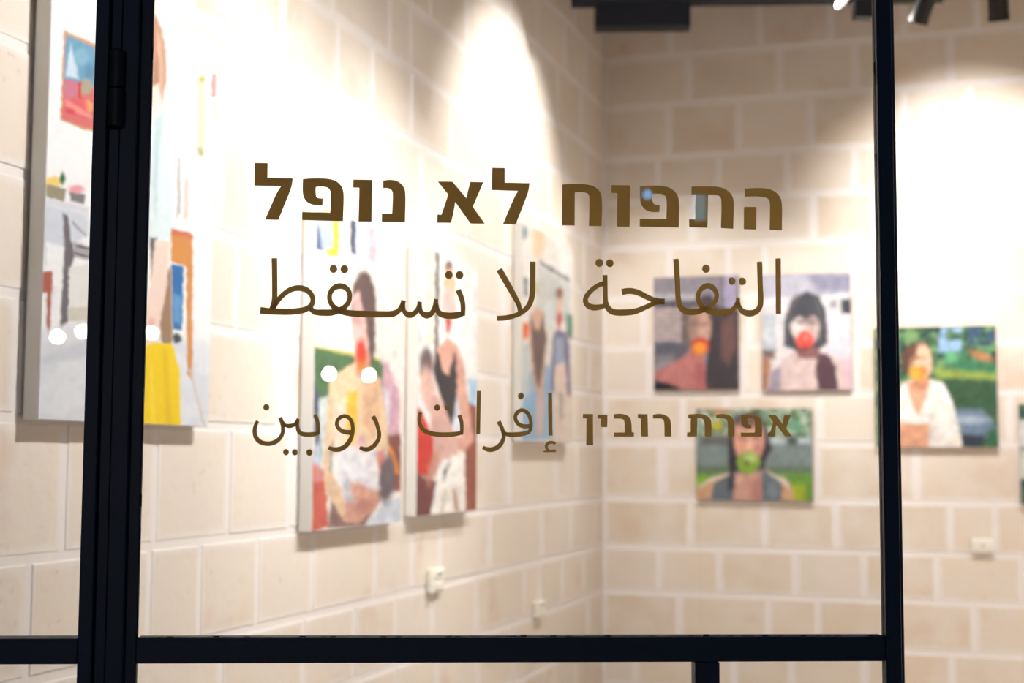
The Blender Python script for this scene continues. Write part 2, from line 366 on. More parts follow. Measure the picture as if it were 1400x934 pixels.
def poly_mesh(v, f, pts2):
    n = len(v); uv = [g_uv(x, y, VOFF) for x, y in pts2]; k = len(uv)
    for off in (VOFF, VOFF-VT):
        for (u, z) in uv: v.append(g_pt(u, z, off))
    tr = tessellate_polygon([[Vector((u, z, 0)) for u, z in uv]])
    for t in tr: f.append((n+t[0], n+t[1], n+t[2])); f.append((n+k+t[2], n+k+t[1], n+k+t[0]))
    for i in range(k): j = (i+1) % k; f.append((n+i, n+k+i, n+k+j, n+j))
def stroke_mesh(v, f, pts, og):
    P = [np.array(p, float) for p in pts]; n = len(P); C = []
    for i in range(n-1):
        p1, p2 = P[i], P[i+1]; a = P[i-1] if i else p1*2-p2; b = P[i+2] if i+2 < n else p2*2-p1
        l = np.linalg.norm((p2-p1)[:2]); 
        t1 = (p2-a)/max(1e-6, np.linalg.norm((p2-a)[:2]))*l; t2 = (b-p1)/max(1e-6, np.linalg.norm((b-p1)[:2]))*l
        C += herm(p1, p2, t1, t2, 8)
    C.append(P[-1]); A = []; B = []
    for i, c in enumerate(C):
        d = (C[min(i+1, len(C)-1)]-C[max(i-1, 0)])[:2]; d /= np.linalg.norm(d); nn = np.array([-d[1], d[0]])
        A.append(c[:2]+nn*c[2]/2); B.append(c[:2]-nn*c[2]/2)
    k = len(C); s = len(v)
    for off in (VOFF, VOFF-VT):
        for q in A+B:
            u, z = g_uv(*crop_px(og, q), VOFF); v.append(g_pt(u, z, off))
    for i in range(k-1):
        a, b, c, d = s+i, s+i+1, s+k+i+1, s+k+i
        f.append((a, b, c, d)); m = 2*k; f.append((d+m, c+m, b+m, a+m)); f.append((a, a+m, b+m, b)); f.append((d, c, c+m, d+m))
    for i in (0, k-1): f.append((s+i, s+k+i, s+k+i+2*k, s+i+2*k))
def dot_mesh(v, f, og, x, y, r):
    poly_mesh(v, f, [crop_px(og, (x+r*.98*math.cos(a*math.pi/16), y+r*1.05*math.sin(a*math.pi/16))) for a in range(32)])
s = 1
Q = 9.343
HEB = [
 ((340, 215, Q), [(76, 72), (243, 74), (240, 262), (563, 268), (553, 355, s), (522, 450, s), (380, 802), (208, 798), (352, 470, s), (411, 370), (72, 362)]),
 ((340, 215, Q), [(692, 276), (860, 268, s), (1000, 273, s), (1110, 302, s), (1185, 370, s), (1213, 470, s), (1205, 818), (683, 803), (684, 700), (1040, 708), (1047, 460, s), (1020, 398, s), (950, 376, s), (858, 380), (857, 460, s), (870, 510, s), (900, 525, s), (948, 526), (943, 613), (850, 613, s), (770, 590, s), (712, 530, s), (690, 440, s)]),
 ((470, 215, Q), [(121, 284), (364, 288), (355, 823), (188, 822), (198, 390), (120, 388)]),
 ((470, 215, Q), [(503, 298), (590, 288, s), (680, 305, s), (755, 365, s), (786, 460, s), (783, 829), (487, 827), (488, 718), (618, 720), (626, 470, s), (608, 418, s), (560, 396, s), (505, 397)]),
 ((590, 215, Q), [(80, 308), (268, 312), (446, 525), (462, 440, s), (497, 314), (662, 318), (528, 634), (680, 850), (498, 847), (302, 572), (282, 700, s), (247, 838), (73, 837), (75, 733), (127, 735), (213, 478)]),
 ((590, 215, Q), [(775, 135), (935, 138), (935, 324), (1251, 330), (1240, 420, s), (1208, 520, s), (1076, 857), (912, 855), (1055, 520, s), (1105, 430), (770, 420)]),
 ((760, 240, Q), [(83, 115), (220, 107, s), (380, 112, s), (485, 140, s), (560, 205, s), (588, 310, s), (585, 648), (423, 645), (428, 290, s), (410, 235, s), (350, 214, s), (243, 214), (240, 640), (77, 637)]),
 ((760, 240, Q), [(710, 122), (947, 126), (943, 655), (780, 652), (787, 226), (709, 222)]),
 ((860, 240, Q), [(140, 134), (250, 128, s), (400, 130, s), (520, 158, s), (606, 230, s), (637, 330, s), (635, 665), (136, 652), (137, 550), (477, 555), (479, 310, s), (455, 255, s), (400, 234, s), (297, 234), (298, 310, s), (318, 362, s), (345, 376, s), (391, 377), (388, 467), (280, 464, s), (205, 432, s), (155, 370, s), (141, 290, s)]),
 ((940, 240, Q), [(50, 140), (300, 138, s), (420, 150, s), (512, 192, s), (570, 260, s), (590, 350, s), (583, 681), (427, 672), (432, 320, s), (412, 270, s), (350, 246, s), (262, 246), (256, 668), (20, 662), (21, 558), (99, 560), (103, 300, s), (112, 244), (50, 241)]),
 ((940, 240, Q), [(730, 168), (880, 160, s), (1010, 167, s), (1118, 206, s), (1185, 280, s), (1206, 370, s), (1205, 700), (1048, 697), (1052, 360, s), (1035, 307, s), (980, 278, s), (870, 268, s), (730, 272)], [(721, 400), (881, 404), (878, 690), (719, 685)]),
 ((790, 550, 10), [(70, 160), (208, 162), (210, 590), (115, 588), (118, 224), (68, 222)]),
 ((790, 550, 10), [(270, 168), (405, 170), (402, 342), (312, 340), (316, 226), (268, 224)]),
 ((790, 550, 10), [(490, 165), (600, 159, s), (690, 190, s), (728, 250, s), (738, 412), (768, 412), (768, 472), (493, 472), (493, 414), (642, 414), (638, 270, s), (620, 238, s), (570, 226, s), (492, 226)]),
 ((790, 550, 10), [(820, 162), (955, 164), (960, 470), (865, 470), (865, 222), (820, 222)]),
 ((790, 550, 10), [(1026, 170), (1130, 160, s), (1220, 190, s), (1265, 250, s), (1277, 470), (1185, 470), (1180, 270, s), (1160, 234, s), (1110, 222, s), (1028, 226)]),
 ((930, 550, 8.75), [(97, 145), (250, 142, s), (330, 168, s), (368, 228, s), (372, 412), (292, 412), (290, 235, s), (270, 202, s), (235, 192, s), (204, 192), (200, 412), (80, 412), (82, 360), (125, 360), (125, 230, s), (132, 193), (97, 193)]),
 ((930, 550, 8.75), [(430, 147), (530, 142, s), (610, 172, s), (645, 240, s), (648, 412), (570, 412), (567, 240, s), (545, 205, s), (500, 193, s), (430, 195)]),
 ((930, 550, 8.75), [(725, 150), (850, 143, s), (930, 168, s), (972, 228, s), (978, 412), (725, 412), (727, 363), (893, 363), (893, 240, s), (880, 207, s), (850, 193, s), (806, 193), (806, 245, s), (820, 268, s), (852, 270), (850, 312), (800, 312, s), (750, 290, s), (727, 240, s)]),
 ((930, 550, 8.75), [(1045, 150), (1140, 150), (1228, 262), (1232, 220, s), (1250, 150), (1328, 150), (1268, 312), (1340, 413), (1255, 412), (1150, 272), (1135, 412), (1048, 412), (1048, 362), (1075, 360), (1113, 238)]),
]
for h in HEB:
    v, f = [], []
    for pl in h[1:]: poly_mesh(v, f, [crop_px(h[0], p) for p in outline(pl)])
    mesh_obj('hebrew_letter', v, f, M_VINYL, door)
G_ = (350, 345, Q); H_ = (470, 350, 8); I_ = (670, 350, Q); J_ = (790, 345, Q); K_ = (900, 345, 7.778)
L_ = (340, 530, Q); M_ = (435, 530, Q); N_ = (560, 530, Q); O_ = (650, 530, Q)
ARA = [  # each entry: one joined group of letters: strokes, dots
 ([(G_, [(234, 75, 72), (238, 350, 70), (238, 560, 70), (228, 640, 66), (200, 720, 60)]),
   (G_, [(205, 735, 60), (300, 590, 66), (400, 502, 70), (480, 465, 74), (560, 457, 76), (650, 485, 72), (712, 550, 66), (727, 615, 64), (703, 678, 66), (630, 730, 74), (480, 757, 84), (280, 758, 84), (150, 753, 84), (54, 742, 88)]),
   (G_, [(690, 715, 60), (750, 762, 72), (860, 772, 84), (960, 770, 84), (1050, 745, 76), (1125, 705, 70), (1180, 640, 62), (1197, 575, 60), (1185, 500, 64), (1140, 450, 70), (1075, 431, 76), (1005, 450, 70), (955, 505, 64), (938, 580, 62), (960, 655, 64), (1010, 712, 72), (1080, 750, 78), (1180, 775, 82), (1310, 788, 82)]),
   (H_, [(140, 633, 72), (300, 637, 72), (500, 638, 70), (560, 625, 66), (610, 588, 56), (640, 535, 52), (655, 486, 52)]),
   (H_, [(648, 520, 46), (660, 605, 50), (715, 645, 68), (770, 628, 60), (812, 575, 50), (836, 501, 48)]),
   (H_, [(830, 540, 46), (845, 612, 52), (905, 650, 72), (962, 625, 60), (995, 560, 52), (1011, 471, 48)]),
   (H_, [(1010, 520, 46), (1025, 595, 56), (1060, 635, 64), (1110, 651, 70), (1180, 655, 72), (1250, 646, 72), (1304, 630, 50)]),
   (H_, [(1250, 372, 60), (1287, 460, 56), (1304, 540, 54), (1302, 655, 50)])],
  [(G_, 989, 212, 50), (G_, 1128, 216, 50), (H_, 1150, 208, 43), (H_, 1266, 210, 43)]),
 ([(I_, [(117, 172, 80), (230, 370, 76), (330, 550, 68), (368, 630, 60), (384, 715, 54)]),
   (I_, [(546, 72, 73), (545, 250, 72), (543, 420, 72), (533, 530, 72), (500, 625, 70), (440, 695, 66), (350, 750, 64), (230, 785, 64), (160, 795, 66), (88, 797, 66)])], []),
 ([(J_, [(347, 290, 64), (350, 450, 62), (352, 590, 62), (365, 670, 66), (410, 740, 74), (480, 768, 80), (600, 770, 82), (720, 758, 76), (830, 718, 66), (940, 668, 64), (1020, 636, 64), (1109, 628, 76)]),
   (J_, [(345, 392, 68), (250, 430, 62), (150, 510, 62), (97, 600, 64), (120, 670, 70), (180, 702, 78), (250, 705, 74), (350, 682, 54)]),
   (J_, [(562, 508, 82), (620, 497, 78), (690, 495, 76), (780, 520, 74), (870, 565, 70), (960, 605, 66), (1030, 622, 66), (1109, 628, 76)])],
  [(J_, 274, 136, 50), (J_, 409, 140, 49)]),
 ([(K_, [(188, 70, 58), (203, 300, 58), (212, 490, 58), (226, 560, 60), (265, 612, 64), (330, 634, 68), (400, 633, 66), (470, 615, 58), (530, 590, 54), (590, 540, 50), (622, 470, 50), (600, 398, 54), (530, 356, 62), (455, 395, 52), (420, 470, 50), (443, 545, 52), (500, 605, 60), (580, 636, 66), (680, 643, 68), (770, 628, 60), (818, 580, 50), (842, 535, 46), (848, 485, 44)]),
   (K_, [(848, 530, 44), (865, 590, 50), (905, 633, 62), (970, 650, 72), (1035, 633, 62), (1077, 585, 58), (1090, 520, 57), (1085, 350, 56), (1077, 100, 56)])],
  [(K_, 508, 175, 42), (K_, 785, 307, 39), (K_, 895, 310, 39)]),
 ([(K_, [(1275, 65, 58), (1278, 655, 56)])], []),
 ([(L_, [(113, 426, 40), (86, 490, 48), (76, 560, 54), (95, 640, 58), (150, 695, 60), (240, 717, 60), (330, 700, 60), (400, 645, 54), (435, 570, 50), (432, 480, 50), (402, 380, 54)]),
   (L_, [(432, 440, 40), (470, 482, 46), (525, 490, 56), (580, 475, 48), (612, 440, 44), (634, 398, 44)]),
   (L_, [(628, 420, 44), (622, 500, 46), (650, 572, 54), (710, 597, 58), (790, 600, 60), (850, 594, 58), (888, 582, 44)]),
   (L_, [(846, 345, 50), (875, 425, 52), (888, 500, 50), (884, 602, 46)])],
  [(L_, 225, 252, 40), (L_, 477, 826, 38), (L_, 589, 827, 38), (L_, 775, 830, 40)]),
 ([(M_, [(132, 766, 44), (180, 786, 56), (235, 793, 62), (310, 775, 64), (380, 715, 60), (425, 630, 54), (443, 530, 50), (427, 440, 52), (390, 385, 52), (340, 366, 54), (285, 380, 50), (246, 425, 48), (241, 485, 50), (275, 535, 54), (330, 565, 60), (425, 574, 62)])], []),
 ([(M_, [(532, 766, 46), (590, 788, 58), (650, 785, 62), (720, 735, 58), (770, 660, 52), (780, 590, 50), (765, 520, 50), (740, 440, 52), (700, 365, 58)])], []),
 ([(N_, [(140, 320, 50), (125, 380, 48), (128, 450, 50), (165, 525, 54), (240, 575, 58), (350, 598, 60), (450, 603, 62), (560, 597, 60), (640, 583, 52), (680, 575, 42)]),
   (N_, [(635, 350, 52), (660, 430, 50), (668, 520, 48), (662, 602, 44)])], [(N_, 352, 256, 39), (N_, 483, 256, 36)]),
 ([(N_, [(886, 42, 52), (876, 595, 50)])], []),
 ([(O_, [(93, 763, 44), (150, 788, 58), (210, 792, 62), (280, 765, 62), (335, 705, 56), (360, 635, 50), (352, 560, 50), (325, 490, 52), (295, 432, 56)]),
   (O_, [(345, 545, 44), (385, 590, 50), (440, 602, 62), (540, 600, 62), (620, 588, 58), (680, 568, 50), (704, 530, 48), (710, 460, 48), (698, 390, 50), (665, 325, 50), (605, 290, 54), (545, 310, 52), (510, 370, 48), (525, 435, 50), (570, 478, 54), (630, 494, 54), (705, 492, 52)])],
  [(O_, 581, 108, 40)]),
 ([(O_, [(953, 63, 52), (960, 614, 52)]), (O_, [(1024, 716, 34), (985, 700, 38), (940, 705, 40), (908, 738, 38), (910, 775, 36), (930, 805, 32)]), (O_, [(1028, 808, 34), (960, 810, 30), (868, 818, 16)])], []),
]
for strokes, dots in ARA:
    v, f = [], []
    for og, st in strokes: stroke_mesh(v, f, st, og)
    for d in dots: dot_mesh(v, f, *d)
    mesh_obj('arabic_letter', v, f, M_VINYL, door)

# ---------------------------------------------------------------- paintings
def sdf_poly(X, Y, pts):
    P = np.array(pts, float); d = np.full(X.shape, 1e9); ins = np.zeros(X.shape, bool); n = len(P)
    for i in range(n):
        a, b = P[i], P[(i+1) % n]; e = b-a; L2 = max(1e-9, e@e)
        t = np.clip(((X-a[0])*e[0]+(Y-a[1])*e[1])/L2, 0, 1)
        d = np.minimum(d, np.hypot(X-a[0]-t*e[0], Y-a[1]-t*e[1]))
        c = ((a[1] > Y) != (b[1] > Y)); xx = (b[0]-a[0])*(Y-a[1])/(b[1]-a[1] if abs(b[1]-a[1]) > 1e-9 else 1e-9)+a[0]
        ins ^= c & (X < xx)
    return np.where(ins, -d, d)
def vnoise(X, Y, sc, seed):
    r = np.random.RandomState(seed); T = r.rand(64, 64); x = X/sc; y = Y/sc; xi = np.floor(x).astype(int); yi = np.floor(y).astype(int)
    fx = x-xi; fy = y-yi; fx = fx*fx*(3-2*fx); fy = fy*fy*(3-2*fy); g = lambda a, b: T[a % 64, b % 64]
    return (g(xi, yi)*(1-fx)+g(xi+1, yi)*fx)*(1-fy)+(g(xi, yi+1)*(1-fx)+g(xi+1, yi+1)*fx)*fy
def paint(X, Y, layers, og=(0, 0, 1), alb=1., brush=.05, seed=1):
    U_ = (X-og[0])*og[2]; V_ = (Y-og[1])*og[2]; k = og[2]
    wx = (vnoise(X, Y, 5, seed)-.5)*2.2*k; wy = (vnoise(X, Y, 5, seed+7)-.5)*2.2*k
    U_ = U_+wx; V_ = V_+wy
    C = np.zeros(X.shape+(3,))
    for L in layers:
        kind, dat, col = L[:3]; soft = (L[3] if len(L) > 3 else 1.)*k; op = L[4] if len(L) > 4 else 1.
        c = lin(col)
        if kind == 'bg': C[:] = c; continue
        if kind == 'r': x0, y0, x1, y1 = dat; d = np.maximum(np.abs(U_-(x0+x1)/2)-(x1-x0)/2, np.abs(V_-(y0+y1)/2)-(y1-y0)/2)
        elif kind == 'e':
            cx, cy, rx, ry = dat[:4]; q = math.radians(dat[4]) if len(dat) > 4 else 0
            a = (U_-cx)*math.cos(q)+(V_-cy)*math.sin(q); b = -(U_-cx)*math.sin(q)+(V_-cy)*math.cos(q)
            d = (np.hypot(a/rx, b/ry)-1)*min(rx, ry)
        elif kind == 'p': d = sdf_poly(U_, V_, dat)
        elif kind == 'n':     # noise blotches: dat=(scale, threshold, seed)
            d = (dat[1]-vnoise(X, Y, dat[0], dat[2]))*dat[0]*2*k
            if len(dat) > 3: x0, y0, x1, y1 = dat[3]; d = np.maximum(d, np.maximum(np.abs(U_-(x0+x1)/2)-(x1-x0)/2, np.abs(V_-(y0+y1)/2)-(y1-y0)/2))
        a = np.clip(.5-d/(2*soft), 0, 1)*op
        C = C*(1-a[..., None])+c*a[..., None]
    st = vnoise(X*1.0+Y*.6, Y*.35-X*.2, 3.2, seed+11)-.5
    C = C*(1+brush*1.6*st[..., None]*np.array([1.1, 1., .85]))
    C += brush*.35*(vnoise(X, Y, 6, seed+13)-.5)[..., None]*np.array([.6, .2, -.4])*C.mean(-1, keepdims=True)*4
    C *= (1+brush*(vnoise(X, Y, 3, seed+3)-.5)*2+brush*(vnoise(X, Y, 9, seed+5)-.5)*2)[..., None]
    return np.clip(C*alb, 0, .92)
def painting(wall, quad, depth, layers, og, label, edge, group=None, step=1.6, brush=.06, seed=1, alb=.9):
    """quad: (x_left@y, x_right@y, (x,y) top ref, (x,y) bottom ref) on the canvas front, pixel -> wall plane"""
    (xl, yl), (xr, yr), tp, bt = quad
    fn = on_left if wall == 'L' else on_back; D = depth+.008
    i = 1 if wall == 'L' else 0
    s0 = fn(xl, yl, D)[i]; s1 = fn(xr, yr, D)[i]; zt = fn(*tp, D)[2]; zb = fn(*bt, D)[2]
    if wall == 'L': nrm = np.array([1., 0, 0]); ax = np.array([0, 1., 0]); p0 = np.array([XL, 0, 0])
    else: nrm = np.array([0, -1., 0]); ax = np.array([1., 0, 0]); p0 = np.array([0, YB, 0])
    cen = p0+ax*(s0+s1)/2+GZ*(zt+zb)/2
    root = empty('painting', cen+nrm*.008-GZ*(zt-zb)/2, label=label, cat='painting', group=group)
    MB().box(cen+nrm*(.008+depth/2), (ax, nrm, GZ), ((s1-s0)/2, depth/2, (zt-zb)/2), .0015).obj('canvas', edge, root)
    pw = abs(proj((p0+ax*s0+nrm*D+GZ*1.5))[0]-proj((p0+ax*s1+nrm*D+GZ*1.5))[0]); ph = (zt-zb)/(s1-s0)*pw*(2.0 if wall == 'L' else 1)
    nx = max(24, int(pw/step)); nz = max(24, int(ph/step/(2.0 if wall == 'L' else 1)*(1.6 if wall == 'L' else 1)))
    S, Z = np.meshgrid(np.linspace(s0+.001, s1-.001, nx), np.linspace(zt-.001, zb+.001, nz))
    W3 = p0+nrm*(D+.0006)+S[..., None]*ax+Z[..., None]*GZ
    X, Y = proj(W3)
    C = paint(X, Y, layers, og, alb, brush, seed)
    V = W3.reshape(-1, 3); idx = np.arange(nx*nz).reshape(nz, nx)
    Fq = np.stack([idx[:-1, :-1], idx[1:, :-1], idx[1:, 1:], idx[:-1, 1:]], -1).reshape(-1, 4)
    if np.cross(V[Fq[0, 1]]-V[Fq[0, 0]], V[Fq[0, 2]]-V[Fq[0, 0]])@nrm < 0: Fq = Fq[:, ::-1]
    o = mesh_obj('painted_surface', V, Fq.tolist(), M_PAINT, root, label='oil painted picture')
    ca = o.data.color_attributes.new('paint', 'FLOAT_COLOR', 'POINT')
    ca.data.foreach_set('color', np.concatenate([C.reshape(-1, 3), np.ones((nx*nz, 1))], 1).astype(np.float32).ravel())
    return root
ID = (0, 0, 1)
P1 = [('bg', 0, (238, 240, 243)),
 ('p', [(87, 41), (133, 61), (131, 183), (82, 164)], (205, 160, 120), 1), ('p', [(90, 47), (131, 66), (129, 177), (85, 160)], (206, 108, 110), 1),
 ('p', [(90, 47), (131, 66), (130, 120), (87, 108)], (106, 156, 186), 1.5), ('e', (112, 78, 10, 12), (134, 176, 200), 3, .8), ('e', (122, 98, 7, 10), (84, 132, 164), 3, .8), ('p', [(97, 60), (108, 108), (89, 104)], (196, 212, 228), 2), ('e', (97, 122, 12, 12), (196, 120, 140), 2), ('e', (118, 119, 8, 11), (168, 160, 140), 2), ('p', [(108, 112), (112, 112), (111, 135), (108, 135)], (200, 60, 50), 1),
 ('e', (121, 146, 6, 8), (225, 170, 110), 2), ('e', (104, 150, 17, 13), (218, 96, 104), 3), ('p', [(90, 135), (125, 158), (124, 163), (90, 145)], (236, 160, 150), 2, .7), ('e', (96, 152, 6, 5), (190, 60, 80), 2, .7), ('p', [(84, 150), (129, 168), (129, 178), (84, 163)], (206, 110, 110), 2),
 ('e', (73, 249, 12, 8), (236, 205, 120), 2), ('e', (86, 244, 4, 8), (60, 110, 75), 1.5), ('p', [(63, 252), (90, 258), (88, 276), (63, 270)], (150, 142, 118), 1.5), ('e', (104, 259, 11, 6), (232, 160, 172), 2), ('p', [(95, 262), (117, 266), (114, 279), (97, 276)], (128, 122, 128), 1.5),
 ('p', [(62, 270), (122, 284), (121, 293), (62, 278)], (216, 216, 226), 1.5), ('p', [(62, 279), (121, 293), (121, 320), (95, 340), (62, 330)], (205, 212, 224), 3),
 ('p', [(86, 292), (92, 294), (98, 330), (93, 440), (82, 450), (88, 340)], (112, 106, 112), 1.5), ('p', [(100, 330), (130, 340), (130, 358), (100, 352)], (140, 136, 140), 2, .8), ('p', [(62, 283), (64, 283), (63, 365), (61, 365)], (190, 196, 206), 1, .8), ('p', [(104, 334), (130, 342), (130, 344), (104, 337)], (90, 86, 92), .8), ('p', [(103, 345), (130, 352), (130, 354), (103, 348)], (90, 86, 92), .8), ('p', [(100, 300), (118, 322), (117, 325), (98, 306)], (150, 150, 156), 1.2, .8), ('p', [(64, 386), (70, 380), (76, 396), (70, 420), (66, 410)], (226, 226, 228), 1.2, .8), ('p', [(95, 325), (102, 345), (92, 390), (90, 380)], (110, 104, 110), 1.5),
 ('p', [(58, 371), (72, 371), (71, 400), (68, 456), (64, 456), (64, 400), (58, 402)], (172, 96, 80), 1.5), ('p', [(94, 366), (130, 358), (150, 420), (95, 430)], (226, 226, 226), 2), ('p', [(92, 420), (150, 418), (150, 442), (94, 440)], (206, 202, 190), 2),
 ('p', [(50, 455), (110, 440), (300, 470), (300, 590), (50, 590)], (222, 226, 234), 5), ('p', [(52, 490), (120, 462), (200, 470), (60, 500)], (200, 206, 216), 4), ('n', (14, .62, 9, (50, 470, 300, 590)), (208, 210, 220), 3, .5),
 ('p', [(172, 30), (212, 18), (222, 40), (227, 70), (228, 110), (220, 150), (200, 170), (170, 150)], (190, 146, 122), 2.5), ('p', [(214, 40), (219, 50), (224, 100), (221, 140), (215, 120)], (216, 182, 160), 2, .7), ('p', [(211, 60), (216, 80), (218, 112), (212, 118)], (168, 120, 100), 2, .7), ('e', (196, 80, 14, 34), (226, 190, 170), 3),
 ('p', [(165, 150), (215, 140), (238, 165), (240, 230), (238, 300), (232, 328), (150, 330), (140, 220)], (218, 232, 238), 3), ('p', [(211, 165), (225, 150), (218, 200), (213, 300), (208, 250)], (178, 204, 210), 3, .7), ('p', [(206, 120), (216, 115), (222, 140), (210, 165)], (236, 226, 216), 2),
 ('p', [(234, 314), (264, 321), (263, 520), (256, 512), (254, 364), (234, 358)], (206, 142, 80), 1.5), ('p', [(234, 312), (262, 318), (262, 326), (234, 321)], (198, 118, 90), 1.5), ('p', [(234, 361), (251, 364), (249, 452), (236, 450)], (52, 112, 172), 1.5), ('p', [(236, 400), (249, 405), (247, 445), (237, 440)], (110, 168, 214), 3, .7), ('e', (242, 462, 6, 7), (70, 74, 84), 2),
 ('p', [(205, 325), (214, 325), (214, 372), (207, 385)], (96, 92, 100), 2), ('p', [(222, 375), (234, 365), (236, 460), (232, 496), (224, 490), (218, 440)], (156, 126, 100), 2),
 ('p', [(212, 328), (233, 330), (228, 390), (219, 440), (205, 486), (190, 480), (200, 420), (207, 380)], (236, 212, 200), 1.8), ('e', (207, 440, 4, 6), (222, 160, 150), 2, .7),
 ('p', [(185, 480), (212, 467), (236, 471), (245, 505), (248, 590), (180, 590)], (240, 206, 34), 1.5), ('p', [(222, 475), (228, 475), (236, 590), (226, 590)], (218, 182, 30), 2, .6), ('p', [(205, 500), (208, 500), (214, 590), (206, 590)], (248, 224, 80), 2, .6),
 ('p', [(258, 505), (261, 505), (283, 590), (279, 590)], (206, 202, 196), 1.5),
 ('r', (270, 104, 280, 213), (228, 216, 188), 1), ('e', (276, 108, 4, 5), (196, 176, 100), 1.5), ('e', (274, 208, 4, 6), (180, 180, 140), 1.5), ('r', (289, 101, 297, 133), (204, 148, 148), 1), ('r', (290, 139, 297, 169), (204, 212, 196), 1), ('p', [(243, 215), (246, 215), (247, 290), (242, 300)], (150, 130, 130), 1.5, .7), ('p', [(252, 245), (258, 245), (257, 300), (251, 300)], (220, 190, 185), 2, .8)]
painting('L', ((51.5, 575), (291, 300), (296, 62), (160, 578.3)), .036, P1, ID, 'tall bright canvas on the left wall, woman in a yellow skirt', M_CANV, alb=.98, brush=.025, step=1.3)
# second canvas: two coordinate systems merged by converting to photo pixels
def cv(pts, og): return [(og[0]+x/og[2], og[1]+y/og[2]) for x, y in pts]
A2 = (400, 270, 3.22); B2 = (400, 480, 3.337)
P2 = [('bg', 0, (240, 234, 228)),
 ('p', [(432, 278), (463, 290), (462, 352), (432, 340)], (178, 190, 202), 1), ('p', [(456, 285), (464, 290), (463, 352), (448, 348), (446, 342), (456, 340)], (236, 200, 56), 1.2), ('p', [(443, 276), (462, 284), (462, 292), (443, 290)], (236, 200, 56), 1), ('p', [(432, 300), (437, 318), (440, 343), (432, 340)], (86, 106, 146), 1.5),
 ('p', [(479, 297), (515, 312), (514, 362), (479, 346)], (214, 220, 234), 1), ('p', [(479, 297), (487, 300), (486, 348), (479, 345)], (74, 80, 104), 1), ('p', [(504, 307), (515, 312), (514, 361), (504, 357)], (244, 192, 204), 1),
 ('p', [(429, 473), (522, 491), (522, 545), (429, 560)], (84, 116, 82), 1.2), ('p', [(429, 472), (522, 490), (522, 494), (429, 476)], (196, 188, 96), 1), ('p', [(428, 520), (436, 540), (442, 620), (430, 630)], (84, 94, 116), 1.5), ('p', cv([(120, 215), (165, 205), (160, 420), (140, 520), (125, 400)], B2), (206, 216, 216), 1.5),
 ('p', cv([(400, 40), (430, 50), (490, 190), (486, 385), (425, 385), (400, 180)], B2), (212, 170, 186), 2), ('p', cv([(420, 170), (440, 190), (440, 340), (425, 330)], B2), (222, 222, 230), 2), ('p', [(519, 494), (524, 500), (522, 545), (516, 540)], (96, 128, 86), 1.2),
 ('p', [(427, 625), (436, 600), (442, 650), (440, 660), (427, 640)], (190, 205, 222), 2), ('p', cv([(88, 510), (150, 560), (165, 800), (88, 830)], B2), (204, 104, 90), 1.5), ('p', cv([(95, 500), (140, 540), (145, 590), (95, 600)], B2), (214, 150, 150), 2, .8),
 ('p', cv([(430, 385), (495, 380), (495, 640), (440, 640)], B2), (140, 88, 82), 2), ('p', cv([(435, 430), (455, 440), (490, 560), (470, 560), (445, 500)], B2), (238, 146, 48), 1.5),
 ('p', cv([(180, 640), (260, 620), (420, 640), (330, 800), (160, 810)], B2), (140, 112, 106), 2.5),
 ('p', cv([(330, 795), (420, 690), (505, 660), (500, 780)], B2), (208, 216, 230), 2),
 ('p', cv([(170, 140), (200, 105), (280, 55), (330, 60), (400, 130), (425, 300), (440, 450), (410, 460), (370, 440), (200, 470), (170, 420), (160, 260)], B2), (236, 206, 170), 2), ('p', cv([(330, 110), (395, 130), (400, 300), (370, 400), (310, 330)], B2), (214, 176, 146), 3), ('p', cv([(245, 190), (300, 180), (290, 380), (270, 440), (245, 350)], B2), (238, 192, 74), 2.5), ('p', cv([(190, 240), (240, 220), (245, 400), (200, 440)], B2), (232, 214, 196), 3),
 ('p', cv([(160, 220), (185, 215), (175, 380), (170, 520), (200, 600), (290, 700), (300, 780), (240, 780), (150, 640), (138, 540), (150, 380)], B2), (226, 194, 164), 1.8), ('p', cv([(170, 440), (190, 400), (180, 540), (170, 560)], B2), (132, 140, 140), 2), 
 ('p', cv([(200, 430), (260, 430), (380, 440), (392, 640), (350, 660), (300, 600), (250, 640), (240, 690), (215, 600)], B2), (226, 224, 230), 2), ('p', cv([(300, 380), (340, 400), (330, 460), (290, 450)], B2), (214, 176, 176), 3),
 ('p', cv([(260, 600), (300, 600), (400, 650), (380, 720), (290, 790), (230, 770), (240, 700)], B2), (212, 160, 142), 3), ('e', (498, 692, 14, 9, -30), (190, 130, 118), 3, .7), ('p', cv([(230, 530), (260, 600), (280, 690), (240, 690)], B2), (200, 196, 204), 3),
 ('p', cv([(380, 460), (420, 450), (430, 520), (400, 580), (390, 520)], B2), (214, 136, 128), 2.5), ('e', (529, 655, 11, 33, 5), (112, 100, 108), 2.5), 
 ('e', (497, 420, 17.5, 50, 0), (104, 84, 82), 1.8), ('p', [(502, 430), (514, 440), (513, 480), (508, 500), (503, 490)], (104, 84, 82), 2), ('p', [(481, 408), (490, 398), (500, 440), (503, 470), (498, 500), (486, 490), (481, 450)], (226, 184, 178), 2.2), ('e', (488, 430, 8, 14), (182, 148, 148), 3, .6), ('p', [(484, 485), (505, 480), (508, 515), (486, 515)], (214, 160, 140), 2), ('e', (494, 484, 7.5, 19), (222, 74, 56), 2), ('e', (494, 501, 5, 8), (206, 140, 50), 2.5, .8)]
painting('L', ((427.5, 600), (549, 600), (430, 280), (427, 727.2)), .04, P2, ID, 'left wall canvas of a woman with red fruit in her mouth, green board behind', M_CANV, alb=.9, brush=.11)
C3 = (540, 320, 2.278)
